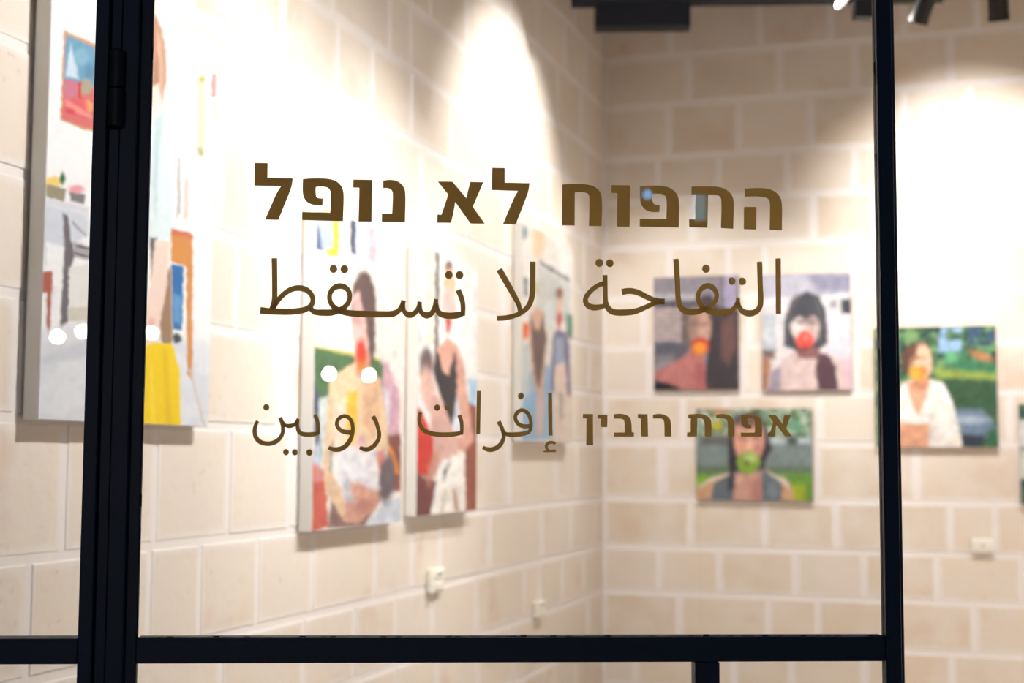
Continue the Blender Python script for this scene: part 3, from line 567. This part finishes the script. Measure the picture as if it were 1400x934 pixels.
P3 = [('bg', 0, (240, 238, 236)), ('p', cv([(92, 40), (130, 50), (128, 350), (95, 350)], C3), (236, 228, 214), 1.5), ('r', (572, 340, 578, 700), (206, 210, 216), 2, .5), ('p', cv([(126, 52), (140, 58), (136, 350), (122, 400)], C3), (122, 116, 114), 1.3), ('p', cv([(195, 90), (215, 100), (215, 300), (200, 300)], C3), (214, 228, 238), 2, .7),
 ('p', cv([(225, 90), (262, 100), (262, 470), (232, 470)], C3), (240, 240, 240), 1), ('p', cv([(228, 450), (262, 455), (262, 545), (232, 540)], C3), (176, 206, 230), 2), ('p', cv([(215, 520), (262, 540), (262, 870), (215, 880)], C3), (152, 88, 74), 1.8),
 ('e', (614, 366, 5.5, 10), (112, 94, 88), 1.5), ('e', (614, 392, 8, 24), (240, 190, 152), 1.8), ('e', (613, 418, 10, 24), (226, 196, 190), 2), ('e', (613, 444, 4, 13), (198, 70, 66), 1.5),
 ('p', cv([(140, 345), (165, 320), (195, 350), (215, 400), (228, 520), (245, 640), (215, 680), (165, 668), (160, 640), (205, 628), (195, 520), (185, 560), (176, 610), (150, 540), (118, 420), (125, 370)], C3), (220, 168, 150), 1.8),
 ('p', cv([(126, 362), (136, 372), (148, 430), (168, 440), (182, 375), (190, 372), (194, 470), (190, 560), (178, 606), (150, 530), (118, 430)], C3), (62, 58, 60), 1.5), ('p', cv([(185, 560), (196, 500), (208, 620), (180, 640)], C3), (212, 218, 230), 2),
 ('e', (583, 498, 9, 24), (118, 100, 100), 2), ('e', (585, 532, 10, 30, -6), (228, 186, 170), 2.2), ('p', cv([(110, 500), (135, 500), (175, 590), (200, 650), (190, 700), (150, 700), (110, 770), (85, 740), (110, 640)], C3), (214, 172, 162), 2.2), ('p', cv([(62, 530), (88, 556), (118, 640), (120, 710), (100, 760), (62, 745)], C3), (204, 66, 56), 1.8),
 ('p', cv([(62, 740), (95, 760), (130, 770), (120, 830), (112, 890), (60, 890)], C3), (118, 70, 68), 2), ('p', cv([(150, 740), (185, 690), (180, 740), (150, 770)], C3), (66, 60, 62), 2), ('p', cv([(178, 690), (218, 680), (218, 870), (112, 890), (118, 830), (150, 780)], C3), (238, 234, 228), 1.8), ('p', cv([(180, 800), (190, 790), (200, 865), (186, 865)], C3), (190, 150, 130), 2), ('p', cv([(150, 800), (160, 790), (150, 870), (140, 870)], C3), (206, 196, 180), 2), ('e', (592, 640, 6, 22, 15), (196, 140, 120), 2.5, .8)]
painting('L', ((570, 600), (651.5, 600), (573, 334), (568.5, 706.2)), .04, P3, ID, 'narrow left wall canvas of a woman in a black top, red beside her', M_CANV, alb=.9, brush=.11)
C4 = (690, 290, 2.747)
P4 = [('bg', 0, (234, 228, 222)), ('e', (717, 318, 3.5, 9), (120, 150, 156), 2), ('p', cv([(110, 55), (155, 70), (150, 140), (120, 190), (105, 130)], C4), (240, 206, 172), 3), ('p', cv([(130, 180), (248, 248), (246, 268), (130, 196)], C4), (126, 130, 134), 1.2), ('p', cv([(120, 200), (246, 270), (246, 420), (120, 400)], C4), (200, 202, 196), 3), ('p', cv([(150, 330), (180, 340), (180, 440), (155, 430)], C4), (214, 220, 220), 3), ('r', (716, 380, 721, 405), (96, 110, 116), 2), ('p', cv([(230, 380), (258, 390), (258, 480), (232, 470)], C4), (110, 146, 126), 2), ('p', cv([(66, 412), (92, 418), (90, 478), (66, 474)], C4), (238, 116, 60), 1.5),
 ('p', cv([(62, 620), (190, 560), (190, 850), (62, 860)], C4), (150, 186, 216), 3), ('r', (755, 500, 790, 605), (226, 212, 200), 4), ('p', cv([(66, 500), (95, 500), (95, 680), (66, 700)], C4), (196, 204, 206), 3),
 ('p', cv([(95, 380), (120, 350), (150, 380), (158, 470), (150, 620), (130, 840), (118, 830), (125, 700), (105, 620), (92, 500)], C4), (214, 176, 156), 2), ('p', cv([(95, 385), (115, 440), (130, 440), (148, 385), (156, 480), (146, 570), (132, 660), (118, 640), (100, 500)], C4), (118, 98, 90), 2), ('e', (733, 395, 4, 10), (190, 180, 120), 2, .7),
 ('e', (765, 402, 4.5, 9), (150, 106, 84), 1.5), ('e', (765, 420, 4, 12), (222, 186, 166), 2), ('e', (765, 438, 3.5, 11), (204, 90, 80), 1.5), ('p', cv([(180, 470), (200, 440), (230, 450), (244, 500), (246, 690), (235, 690), (225, 560), (190, 570), (185, 680), (172, 670)], C4), (126, 118, 144), 2), ('p', cv([(190, 470), (222, 470), (224, 570), (188, 576)], C4), (156, 168, 192), 2), ('p', cv([(190, 580), (225, 576), (232, 690), (222, 840), (205, 840), (200, 700)], C4), (228, 204, 190), 2), ('p', cv([(205, 680), (218, 680), (216, 780), (208, 790)], C4), (160, 160, 150), 2), ('p', cv([(120, 700), (150, 700), (145, 840), (125, 840)], C4), (216, 190, 186), 3)]
painting('L', ((713.5, 500), (783, 500), (716, 304), (716, 603.5)), .04, P4, ID, 'small tall canvas nearest the corner on the left wall, two standing figures', M_CANV, alb=.88)
B5 = (860, 340, 4.118)
P5 = [('bg', 0, (146, 140, 150)), ('r', (535, 140, 605, 330), (170, 160, 190), 1.5), ('r', (515, 140, 535, 340), (126, 118, 130), 1.5), ('r', (130, 255, 400, 290), (186, 182, 190), 2), ('r', (130, 292, 420, 335), (92, 88, 100), 2), ('r', (140, 335, 300, 525), (190, 174, 174), 1.2)] + \
 [('r', (140, y, 300, y+7), (136, 124, 130), 1) for y in range(350, 520, 24)] + [('r', (300, 330, 345, 560), (104, 92, 88), 2), ('r', (140, 528, 330, 640), (98, 98, 110), 2.5), ('r', (140, 600, 250, 660), (150, 145, 150), 4, .6),
 ('p', [(430, 330), (520, 330), (620, 350), (620, 800), (410, 800), (440, 600), (450, 420)], (66, 58, 62), 2.5), ('p', [(520, 400), (590, 380), (605, 560), (560, 660), (520, 600)], (112, 82, 80), 4), ('e', (440, 330, 60, 70), (78, 66, 68), 3),
 ('e', (395, 445, 66, 112), (200, 158, 142), 2.5), ('e', (365, 440, 26, 90), (150, 124, 116), 5, .7), ('e', (420, 420, 22, 40), (222, 180, 162), 5, .7), ('e', (372, 425, 16, 7), (92, 70, 68), 2.5), ('e', (424, 425, 15, 7), (92, 70, 68), 2.5), ('e', (402, 470, 10, 26), (222, 178, 158), 3, .7), ('e', (385, 425, 55, 22), (150, 118, 110), 4, .7), ('p', [(320, 360), (345, 350), (350, 560), (320, 560)], (128, 112, 104), 3, .8), ('p', [(140, 700), (300, 610), (370, 560), (420, 600), (430, 800), (300, 800), (140, 740)], (190, 122, 118), 2.5), ('p', [(380, 640), (425, 640), (430, 800), (370, 800)], (176, 96, 100), 4, .8), ('p', [(140, 738), (240, 765), (320, 800), (140, 800)], (42, 40, 46), 2),
 ('e', (400, 550, 52, 50), (196, 56, 46), 2), ('e', (398, 562, 38, 36), (238, 150, 60), 2.5)]
painting('B', ((893.5, 450), (1009.5, 450), (950, 378), (950, 533)), .02, P5, B5, 'dark toned square canvas on the back wall, long-haired woman with an orange-red apple', M_WEDGE, group=None, alb=.92, brush=.1)
P6 = [('bg', 0, (224, 218, 222)), ('p', [(740, 130), (1260, 130), (1260, 250), (740, 290)], (190, 188, 204), 3), ('p', [(1000, 140), (1260, 150), (1260, 235), (1060, 245)], (148, 146, 168), 5), ('p', [(740, 290), (1260, 250), (1260, 272), (740, 310)], (232, 226, 230), 2), ('r', (1130, 285, 1260, 372), (214, 210, 212), 2), ('r', (1196, 286, 1260, 368), (66, 70, 82), 2), ('r', (1130, 290, 1170, 330), (120, 120, 128), 3, .7), ('r', (745, 370, 825, 580), (186, 192, 202), 3), ('r', (745, 450, 800, 520), (214, 216, 220), 3), ('r', (745, 570, 820, 620), (120, 100, 100), 3), ('r', (740, 615, 800, 800), (172, 120, 92), 3),
 ('r', (1120, 385, 1260, 620), (230, 216, 226), 3), ('p', [(780, 800), (790, 700), (870, 620), (960, 560), (1060, 570), (1160, 620), (1240, 640), (1260, 700), (1260, 800)], (220, 196, 192), 2.5), ('p', [(780, 800), (800, 690), (860, 660), (850, 800)], (158, 148, 166), 3), ('p', [(1060, 585), (1120, 590), (1165, 660), (1180, 800), (1065, 800), (1050, 680)], (92, 66, 74), 2), ('p', [(1190, 620), (1260, 620), (1260, 800), (1220, 800)], (226, 190, 200), 3),
 ('p', [(1000, 236), (1075, 270), (1108, 350), (1120, 470), (1118, 540), (1070, 570), (960, 590), (900, 560), (866, 540), (878, 400), (915, 290)], (74, 74, 80), 2.2), ('e', (995, 440, 78, 100), (214, 190, 184), 2.5), ('e', (945, 430, 30, 50), (232, 222, 218), 4), ('p', [(905, 320), (1000, 270), (1080, 330), (1085, 410), (1040, 380), (1010, 410), (960, 380), (905, 420)], (74, 74, 80), 2.2), ('e', (1000, 405, 60, 12), (110, 100, 104), 3, .8), ('e', (1030, 440, 24, 44), (182, 156, 154), 4, .7), ('e', (962, 418, 16, 6), (70, 64, 70), 2), ('e', (1024, 420, 15, 6), (70, 64, 70), 2), ('p', [(930, 260), (960, 250), (900, 420), (890, 540), (876, 520), (885, 380)], (98, 98, 104), 2.5, .7), ('p', [(1040, 270), (1070, 290), (1090, 420), (1080, 540), (1066, 520), (1068, 400)], (104, 104, 108), 2.5, .6), ('p', [(940, 570), (1080, 560), (1060, 620), (960, 620)], (140, 96, 94), 3),
 ('e', (990, 515, 50, 50), (226, 84, 72), 2), ('e', (1000, 500, 18, 14), (238, 130, 118), 3), ('e', (990, 560, 20, 12), (130, 60, 60), 3)]
painting('B', ((1041.5, 450), (1163.5, 450), (1100, 374), (1100, 533.5)), .02, P6, B5, 'pale canvas on the back wall, dark-fringed woman with a bright red apple', M_WEDGE, alb=.92, brush=.1)
B7 = (700, 500, 3.5)
P7 = [('bg', 0, (132, 146, 146)), ('r', (870, 190, 1450, 350), (150, 172, 150), 3), ('n', (9, .55, 3, (870, 190, 1450, 340)), (196, 206, 186), 2), ('n', (7, .66, 5, (870, 190, 1450, 350)), (96, 120, 84), 2), ('e', (1000, 215, 40, 14), (196, 140, 90), 3), ('e', (980, 285, 26, 24), (196, 186, 60), 3), ('r', (900, 330, 1060, 385), (96, 90, 86), 4, .8), ('r', (1210, 345, 1450, 375), (190, 204, 208), 3), ('r', (870, 385, 1450, 480), (128, 142, 142), 4), ('r', (870, 480, 1450, 520), (100, 120, 96), 4), ('r', (870, 515, 1450, 660), (104, 150, 60), 3), ('r', (1335, 575, 1400, 650), (170, 184, 44), 5), ('e', (900, 560, 40, 30), (140, 190, 70), 4),
 ('r', (870, 195, 910, 240), (84, 84, 84), 3, .7), ('e', (1360, 290, 40, 30), (110, 160, 130), 4), ('e', (1340, 360, 30, 26), (70, 84, 84), 4),
 ('p', [(1040, 330), (1070, 250), (1130, 222), (1195, 250), (1230, 330), (1245, 400), (1220, 440), (1200, 520), (1070, 560), (1040, 580), (1036, 440)], (62, 56, 62), 2.5), 
 ('p', [(870, 640), (880, 590), (950, 540), (1050, 510), (1210, 500), (1320, 550), (1345, 600), (1345, 660), (870, 660)], (206, 162, 128), 2.5), ('p', [(950, 660), (965, 560), (1060, 510), (1210, 500), (1295, 550), (1290, 660)], (104, 114, 122), 2.5), ('p', [(890, 580), (960, 535), (1040, 520), (960, 550)], (232, 222, 208), 3), ('p', [(1225, 510), (1310, 545), (1330, 590), (1290, 560)], (226, 214, 200), 3), ('p', [(1070, 520), (1195, 510), (1190, 660), (1060, 660)], (206, 156, 140), 2.5), ('p', [(1150, 560), (1185, 530), (1190, 660), (1160, 660)], (180, 116, 106), 4, .8), ('e', (1245, 600, 20, 50), (130, 140, 150), 4, .7),
 ('e', (1132, 350, 76, 112), (222, 168, 146), 2.5), ('p', [(1040, 340), (1062, 320), (1066, 440), (1066, 590), (1036, 600)], (60, 54, 60), 3), ('e', (1100, 345, 18, 9), (140, 96, 84), 3), ('e', (1168, 345, 18, 9), (140, 96, 84), 3), ('e', (1130, 262, 70, 36), (66, 58, 64), 4, .8), ('e', (1095, 385, 18, 24), (230, 150, 126), 5, .7), ('e', (1178, 390, 16, 26), (196, 120, 112), 4, .8), ('e', (1134, 375, 12, 34), (238, 190, 166), 4, .7), ('p', [(1070, 520), (1110, 520), (1090, 600), (1070, 640)], (226, 180, 160), 4, .7),
 ('e', (1131, 464, 56, 54), (136, 168, 62), 2), ('e', (1140, 440, 26, 20), (196, 214, 140), 4), ('e', (1125, 464, 10, 12), (90, 100, 40), 3)]
painting('B', ((951.5, 620), (1110.5, 620), (1030, 558.5), (1030, 684.5)), .02, P7, B7, 'lowest canvas on the back wall, woman in a grey vest with a green apple', M_WEDGE, alb=.92, brush=.1)
B8 = (1050, 300, 2.919)
P8 = [('bg', 0, (78, 112, 80)), ('n', (13, .45, 12), (50, 82, 76), 2.5), ('n', (5, .62, 41), (96, 138, 96), 2, .8), ('n', (4, .66, 43), (40, 66, 70), 2, .8), ('n', (9, .62, 14), (120, 158, 104), 2.5), ('n', (10, .56, 23, (680, 430, 790, 530)), (150, 184, 220), 2.5), ('n', (8, .5, 27, (800, 425, 920, 500)), (66, 92, 124), 3), ('n', (8, .55, 29, (700, 520, 920, 620)), (64, 130, 96), 3), ('e', (735, 550, 22, 22), (110, 190, 140), 5, .8), ('p', [(660, 600), (920, 615), (920, 640), (680, 632)], (154, 174, 84), 4), ('p', [(700, 640), (920, 645), (920, 770), (760, 760)], (64, 96, 70), 4), ('e', (850, 545, 36, 12, 20), (204, 130, 90), 4), ('p', [(740, 760), (850, 755), (920, 840), (920, 880), (770, 860)], (118, 140, 166), 4), ('e', (810, 800, 50, 14), (190, 206, 224), 4), ('r', (770, 860, 860, 910), (60, 66, 84), 4), ('e', (900, 870, 30, 40), (60, 110, 76), 5),
 ('p', [(500, 700), (535, 655), (570, 640), (650, 638), (700, 655), (735, 720), (755, 800), (778, 915), (490, 915)], (246, 240, 234), 2), ('p', [(552, 650), (645, 640), (630, 720), (600, 785), (575, 740)], (226, 168, 140), 2.5), ('p', [(510, 812), (655, 815), (640, 915), (500, 915)], (226, 168, 136), 2.5), ('p', [(640, 780), (665, 780), (660, 915), (645, 915)], (226, 220, 216), 3), 
 ('p', [(536, 600), (530, 540), (570, 490), (625, 488), (652, 530), (650, 570), (560, 620)], (98, 70, 60), 2.2), ('e', (612, 572, 43, 72), (238, 200, 168), 2.5), ('p', [(560, 510), (600, 500), (585, 560), (560, 600)], (110, 78, 66), 3), ('e', (594, 552, 10, 5), (130, 90, 76), 2.5, .9), ('e', (630, 552, 10, 5), (130, 90, 76), 2.5, .9), ('e', (636, 580, 12, 26), (248, 216, 190), 4, .8), ('e', (578, 590, 14, 28), (206, 158, 126), 4, .8), ('p', [(580, 630), (640, 630), (640, 670), (570, 670)], (216, 150, 116), 3), ('e', (598, 612, 36, 27), (242, 178, 66), 2.5), ('e', (622, 600, 10, 12), (222, 100, 80), 4, .8)]
painting('B', ((1196.5, 530), (1363.5, 530), (1290, 446.5), (1290, 611.5)), .022, P8, B8, 'canvas behind the right door stile, woman in a white blouse among trees', M_WEDGE, alb=.92, brush=.12)
P9 = [('bg', 0, (92, 120, 96)), ('n', (12, .5, 3), (60, 90, 90), 3), ('r', (1380, 575, 1408, 612), (222, 226, 222), 3), ('r', (1380, 615, 1410, 655), (214, 214, 206), 3), ('e', (1460, 610, 26, 34), (216, 170, 146), 3), ('p', [(1410, 695), (1430, 650), (1500, 650), (1520, 695)], (150, 80, 70), 3)]
painting('B', ((1394, 620), (1530, 620), (1460, 552), (1460, 690)), .022, P9, ID, 'canvas cut off by the right edge of the picture on the back wall', M_WEDGE, alb=.9, brush=.1)

# ---------------------------------------------------------------- wall sockets
def socket(wall, px, py, wpx, hpx, label, tall):
    fn = on_left if wall == 'L' else on_back; i = 1 if wall == 'L' else 0
    a = fn(px-wpx/2, py); b = fn(px+wpx/2, py); c = (a+b)/2; w = abs(b[i]-a[i])/2
    h = abs(fn(px, py-hpx/2)[2]-fn(px, py+hpx/2)[2])/2
    nrm = np.array([1., 0, 0]) if wall == 'L' else np.array([0, -1., 0]); ax = np.array([0, 1., 0]) if wall == 'L' else np.array([1., 0, 0])
    c = c+nrm*.006
    r = empty('wall_socket', c-GZ*h, label=label, cat='socket')
    cp = MB().box(c+nrm*.010, (ax, nrm, GZ), (w, .011, h), .003).obj('cover_plate', M_PLAST, r)
    for k in (-1, 1):
        cc = c+nrm*.022+(GZ*h*.48*k if tall else ax*w*.45*k)
        MB().box(cc, (ax, nrm, GZ), (w*.62 if tall else w*.34, .003, h*.30 if tall else h*.6), .001).obj('socket_insert', M_PLAST, cp)
    if tall: MB().box(c+nrm*.022+GZ*h*.52, (ax, nrm, GZ), (w*.4, .0045, h*.09), .001).obj('socket_slot', M_HOLE, cp)
    else:
        for k in (-1, 1): MB().box(c+nrm*.0222+ax*w*.06*k, (ax, nrm, GZ), (w*.05, .0045, h*.12), .001).obj('socket_slot', M_HOLE, cp)
    return r
socket('L', 590, 793, 17, 32, 'larger white double socket on the left wall below the black-top painting', True)
socket('L', 732.5, 832, 11, 21, 'smaller far white socket on the left wall near the corner', True)
socket('B', 1343.5, 746, 31, 19, 'wide white socket on the back wall right of the door', False)

# ---------------------------------------------------------------- lighting rig in the gallery
def rod(mb, a, b, r=.006): 
    a = np.array(a, float); b = np.array(b, float); mb.lathe(a, b-a, [(r, 0), (r, float(np.linalg.norm(b-a)))], 10); return mb
def track(a, b, label, w=.018, h=.016, name='light_track'):
    a = np.array(a, float); b = np.array(b, float); d = b-a; L = np.linalg.norm(d); d /= L; n = np.cross(GZ, d)
    t = empty(name, (a+b)/2, label=label, cat='track')
    MB().box((a+b)/2, (d, n, GZ), (L/2, w, h), .002).obj('rail', M_BLACK, t)
    for q in (.12, .88):
        p = a+(b-a)*q; rod(MB(), p+GZ*h, (p[0], p[1], CEIL)).obj('hanger_rod', M_BLACK, t)
    return t
M_LENS = emit_mat('lamp_lens', (1, .93, .82), 60)
M_LENS_DARK = mat('unlit_lens', (16, 16, 17), .4, var=.05)
M_LENS_OFF = emit_mat('lamp_lens_soft', (1, .93, .82), 12)
def spot(pos, aim, zt, label, power, ang=40, blend=.5, r=.036, Lh=.13, col=(1, .97, .94), soft=.03, lens=None):
    """pos = centre of the lens; the head points to aim; zt = height of the track above"""
    pos = np.array(pos, float); aim = np.array(aim, float); d = aim-pos; d /= np.linalg.norm(d); back = pos-d*Lh
    t = empty('spotlight', back, label=label, cat='spotlight', group='black track spotlights')
    hd = MB().lathe(back, d, [(r*.75, -.012), (r*.95, -.004), (r, 0), (r, Lh-.01), (r*1.04, Lh-.008), (r*1.04, Lh+.012), (r*.93, Lh+.012), (r*.9, Lh+.001)], 28).obj('lamp_head', M_BLACK, t, True)
    MB().lathe(pos+d*.0015, d, [(r*.88, 0), (r*.8, .002)], 28).obj('lens', lens or M_LENS_OFF, hd)
    mid = pos-d*Lh*.6; piv = mid+GZ*(r+.05); st = rod(MB(), mid+GZ*r*.6, piv, .008); rod(st, piv, (piv[0], piv[1], zt), .008)
    st.obj('stem', M_BLACK, t)
    if power <= 0: return t
    li = bpy.data.lights.new('bulb', 'SPOT'); li.energy = power; li.color = col; li.spot_size = math.radians(ang); li.spot_blend = blend; li.shadow_soft_size = soft
    lo = bpy.data.objects.new('bulb', li); COL.objects.link(lo); lo.parent = t
    lo.location = Vector(pos+d*.02-back); lo.rotation_euler = Vector(d).to_track_quat('-Z', 'Y').to_euler()
    return t
ZT = 3.62
y_ = lambda x: on_left(x, 600)[1]
y1 = (on_left(51, 575)[1]+on_left(285, 575)[1])/2; y2 = y_(490); y3 = y_(611); y4 = y_(690)
track((XL+1.62, 1.95, ZT), (XL+1.62, 5.2, ZT), 'long black lighting track above the left wall')
track((XL+1.25, y4-.5, 4.0), (XL+1.25, y4+.5, 4.0), 'short high black lighting track near the left wall')
spot((XL+1.64, y1+.05, 3.27), (XL, y1+.1, 2.15), ZT, 'black spotlight over the tall yellow-skirt canvas', 140, 68, .8)
spot((XL+1.62, y1+.85, 3.38), (XL, y1+1.0, 1.9), ZT, 'added black fill spotlight over the left wall after the first canvas', 70, 66, 1.)  # extra fill head, brightens the dark stretch between neighbouring beams
spot((XL+1.60, y2+.0, 3.42), (XL, y2+.15, 1.75), ZT, 'black spotlight over the green-board canvas', 105, 54, .8)
spot((XL+1.25, y4, 3.75), (XL, y4, 2.42), 4.0, 'high black spotlight between the two furthest canvases on the left wall', 145, 68, .65)
spot((XL+1.45, 2.1, 3.3), (XL, 5.4, 1.7), ZT, 'added black fill spotlight by the shop front washing along the left wall', 150, 56, 1., soft=.12)  # made-up lamp, added to brighten the street-facing canvas sides
# back-wall rig
track((-1.35, YB-1.45, 3.78), (3.2, YB-1.45, 3.78), 'black lighting track in front of the back wall')
bx = lambda x: on_back(x, 600)[0]
spot((bx(950)+.05, YB-1.45, 3.5), (bx(950), YB, 1.6), 3.78, 'black spotlight aimed at the apple portraits', 90, 62, .8)
spot((bx(1190)+.1, YB-1.45, 3.5), (bx(1185), YB, 1.7), 3.78, 'black spotlight aimed between the apple portraits and the door stile', 45, 56, .8)
spot((bx(1330)+.1, YB-1.35, 3.58), (bx(1325), YB, 2.55), 3.78, 'black spotlight aimed at the white-blouse canvas', 165, 66, .95)
for i in range(3):  # unseen row of heads, added as ambient fill for the room
    spot((2.2+i*.9, YB-1.45, 3.5), (2.3+i*.9, YB, 1.8), 3.78, 'added black fill spotlight further right along the back wall, %s' % ('nearest the doorway side', 'in the middle of its row', 'nearest the right wall')[i], 120, 80, 1.)
# what hangs into the top of the view: dark beam, driver box, three more heads
bd = 6.6
pa = at_depth(781, -2, bd); pb = at_depth(1292, 2, bd-.1)
d = pb-pa; d[2] = 0; Lb = np.linalg.norm(d); d /= Lb; nb = np.cross(GZ, d)
zlow = at_depth(900, 8, bd)[2]
beam = empty('ceiling_beam', (pa+pb)/2, label='dark wooden hanging beam across the top of the view', cat='beam')
MB().box(np.array([(pa+pb)[0]/2, (pa+pb)[1]/2, zlow+.06]), (d, nb, GZ), (Lb/2, .05, .06), .004).obj('beam_body', M_WOOD, beam)
for q in (.1, .9):
    p = pa+(pb-pa)*q; rod(MB(), (p[0], p[1], zlow+.12), (p[0], p[1], CEIL), .01).obj('hanger_rod', M_BLACK, beam)
p0_, p1_ = at_depth(813, 12, bd), at_depth(943, 41, bd); cc = (p0_+p1_)/2
MB().box(np.array([cc[0], cc[1], (zlow+p1_[2])/2+.001]), (d, nb, GZ), (abs((p1_-p0_)@d)/2, .05, (zlow-p1_[2])/2), .004).obj('driver_box', M_WOOD, None, label='dark block under the left end of the hanging beam', cat='box')
q_ = at_depth(1149, -2, 5.5)
spot(q_, q_+RGT*.6-UPV*.62-FWD*.42, ZT, 'lit spotlight at the top edge with its bright lens showing', 60, 50, .9, r=.040, lens=M_LENS)
q_ = at_depth(1256, 26, 5.4)
spot(q_, q_+np.array([-.25, .25, -.55]), 3.6, 'unlit black spotlight just right of the door stile', 0, 60, 1, r=.037, Lh=.17, lens=M_LENS_DARK)
q_ = at_depth(1365.5, 24, 5.3)
spot(q_, q_+np.array([.02, .25, -1.]), 3.6, 'unlit black spotlight pointing straight down near the top right corner', 0, 60, 1, r=.037, Lh=.2, lens=M_LENS_DARK)
MB().box(at_depth(1180, 14, 5.2), (d, nb, GZ), (.036, .03, .033), .004).obj('track_adapter', M_BLACK, None, label='small black box beside the lit spotlight left of the door stile', cat='box')
# one more track crossing above those heads
ta = at_depth(1120, -40, 5.5); tb = at_depth(1420, -40, 5.25)
track((ta[0], ta[1], 3.70), (tb[0], tb[1], 3.70), 'short black track crossing above the right part of the view')
# added ambient fill: unseen downlights made up to brighten the room
for i, (x, y) in enumerate(((1.6, 5.3), (2.4, 4.6), (.7, 3.0))):
    spot((x, y, 3.7), (x, y+.1, 0), CEIL, 'added black fill downlight over the middle of the gallery, %s' % ('nearest the back wall', 'furthest right', 'nearest the shop front')[i], (440, 440, 300)[i], 100, 1, r=.05)

# ---------------------------------------------------------------- street side: lamps that mirror in the panes
M_BULB = emit_mat('warm_globe', (1, .9, .74), 260); M_BLUE = emit_mat('blue_sign_light', (.12, .5, 1), 7)
def mirror_pt(px, py, dist):
    h = hit(px, py, G0+GN*.003, GN); d = ray(px, py); d = d/np.linalg.norm(d); r = d-2*(d@GN)*GN; return h+r*dist
def street_lamp(px, py, dist, r, label, m):
    p = mirror_pt(px, py, dist); t = empty('street_lamp', (p[0], p[1], -.05), label=label, cat='lamp', group='lamps on the street behind the viewer')
    MB().lathe(p-GZ*r, GZ, [(r*math.sin(a)+.0005, r-r*math.cos(a)) for a in np.linspace(.05, math.pi-.05, 12)], 20).obj('globe', m, t, True)
    rod(MB(), (p[0], p[1], -.05), (p[0], p[1], p[2]-r), .012).obj('pole', M_BLACK, t)
    return t
street_lamp(450, 511, 6.0, .030, 'small warm street globe mirrored on the green-board canvas, left one', M_BULB)
street_lamp(504.5, 513, 6.0, .030, 'small warm street globe mirrored on the green-board canvas, right one', M_BULB)
street_lamp(78, 460, 6.4, .030, 'small warm street globe mirrored in the far left pane, left one', M_BULB)
street_lamp(112, 454, 6.4, .030, 'small warm street globe mirrored beside the left post', M_BULB)
street_lamp(207, 455, 6.4, .028, 'small warm street globe mirrored on the yellow-skirt woman', M_BULB)
street_lamp(885, 266, 7.5, .03, 'small blue street light mirrored high in the pane', M_BLUE)
p = mirror_pt(957, 284, 7.5); t = empty('street_sign', (p[0], p[1], -.05), label='dim blue lit upright street sign mirrored in the gold lettering', cat='sign')
MB().box(p, (GU, GN, GZ), (.035, .03, .085), .01).obj('light_box', emit_mat('blue_sign_dim', (.15, .6, .9), 2.2), t)
rod(MB(), (p[0], p[1], -.05), (p[0], p[1], p[2]-.085), .02).obj('pole', M_BLACK, t)
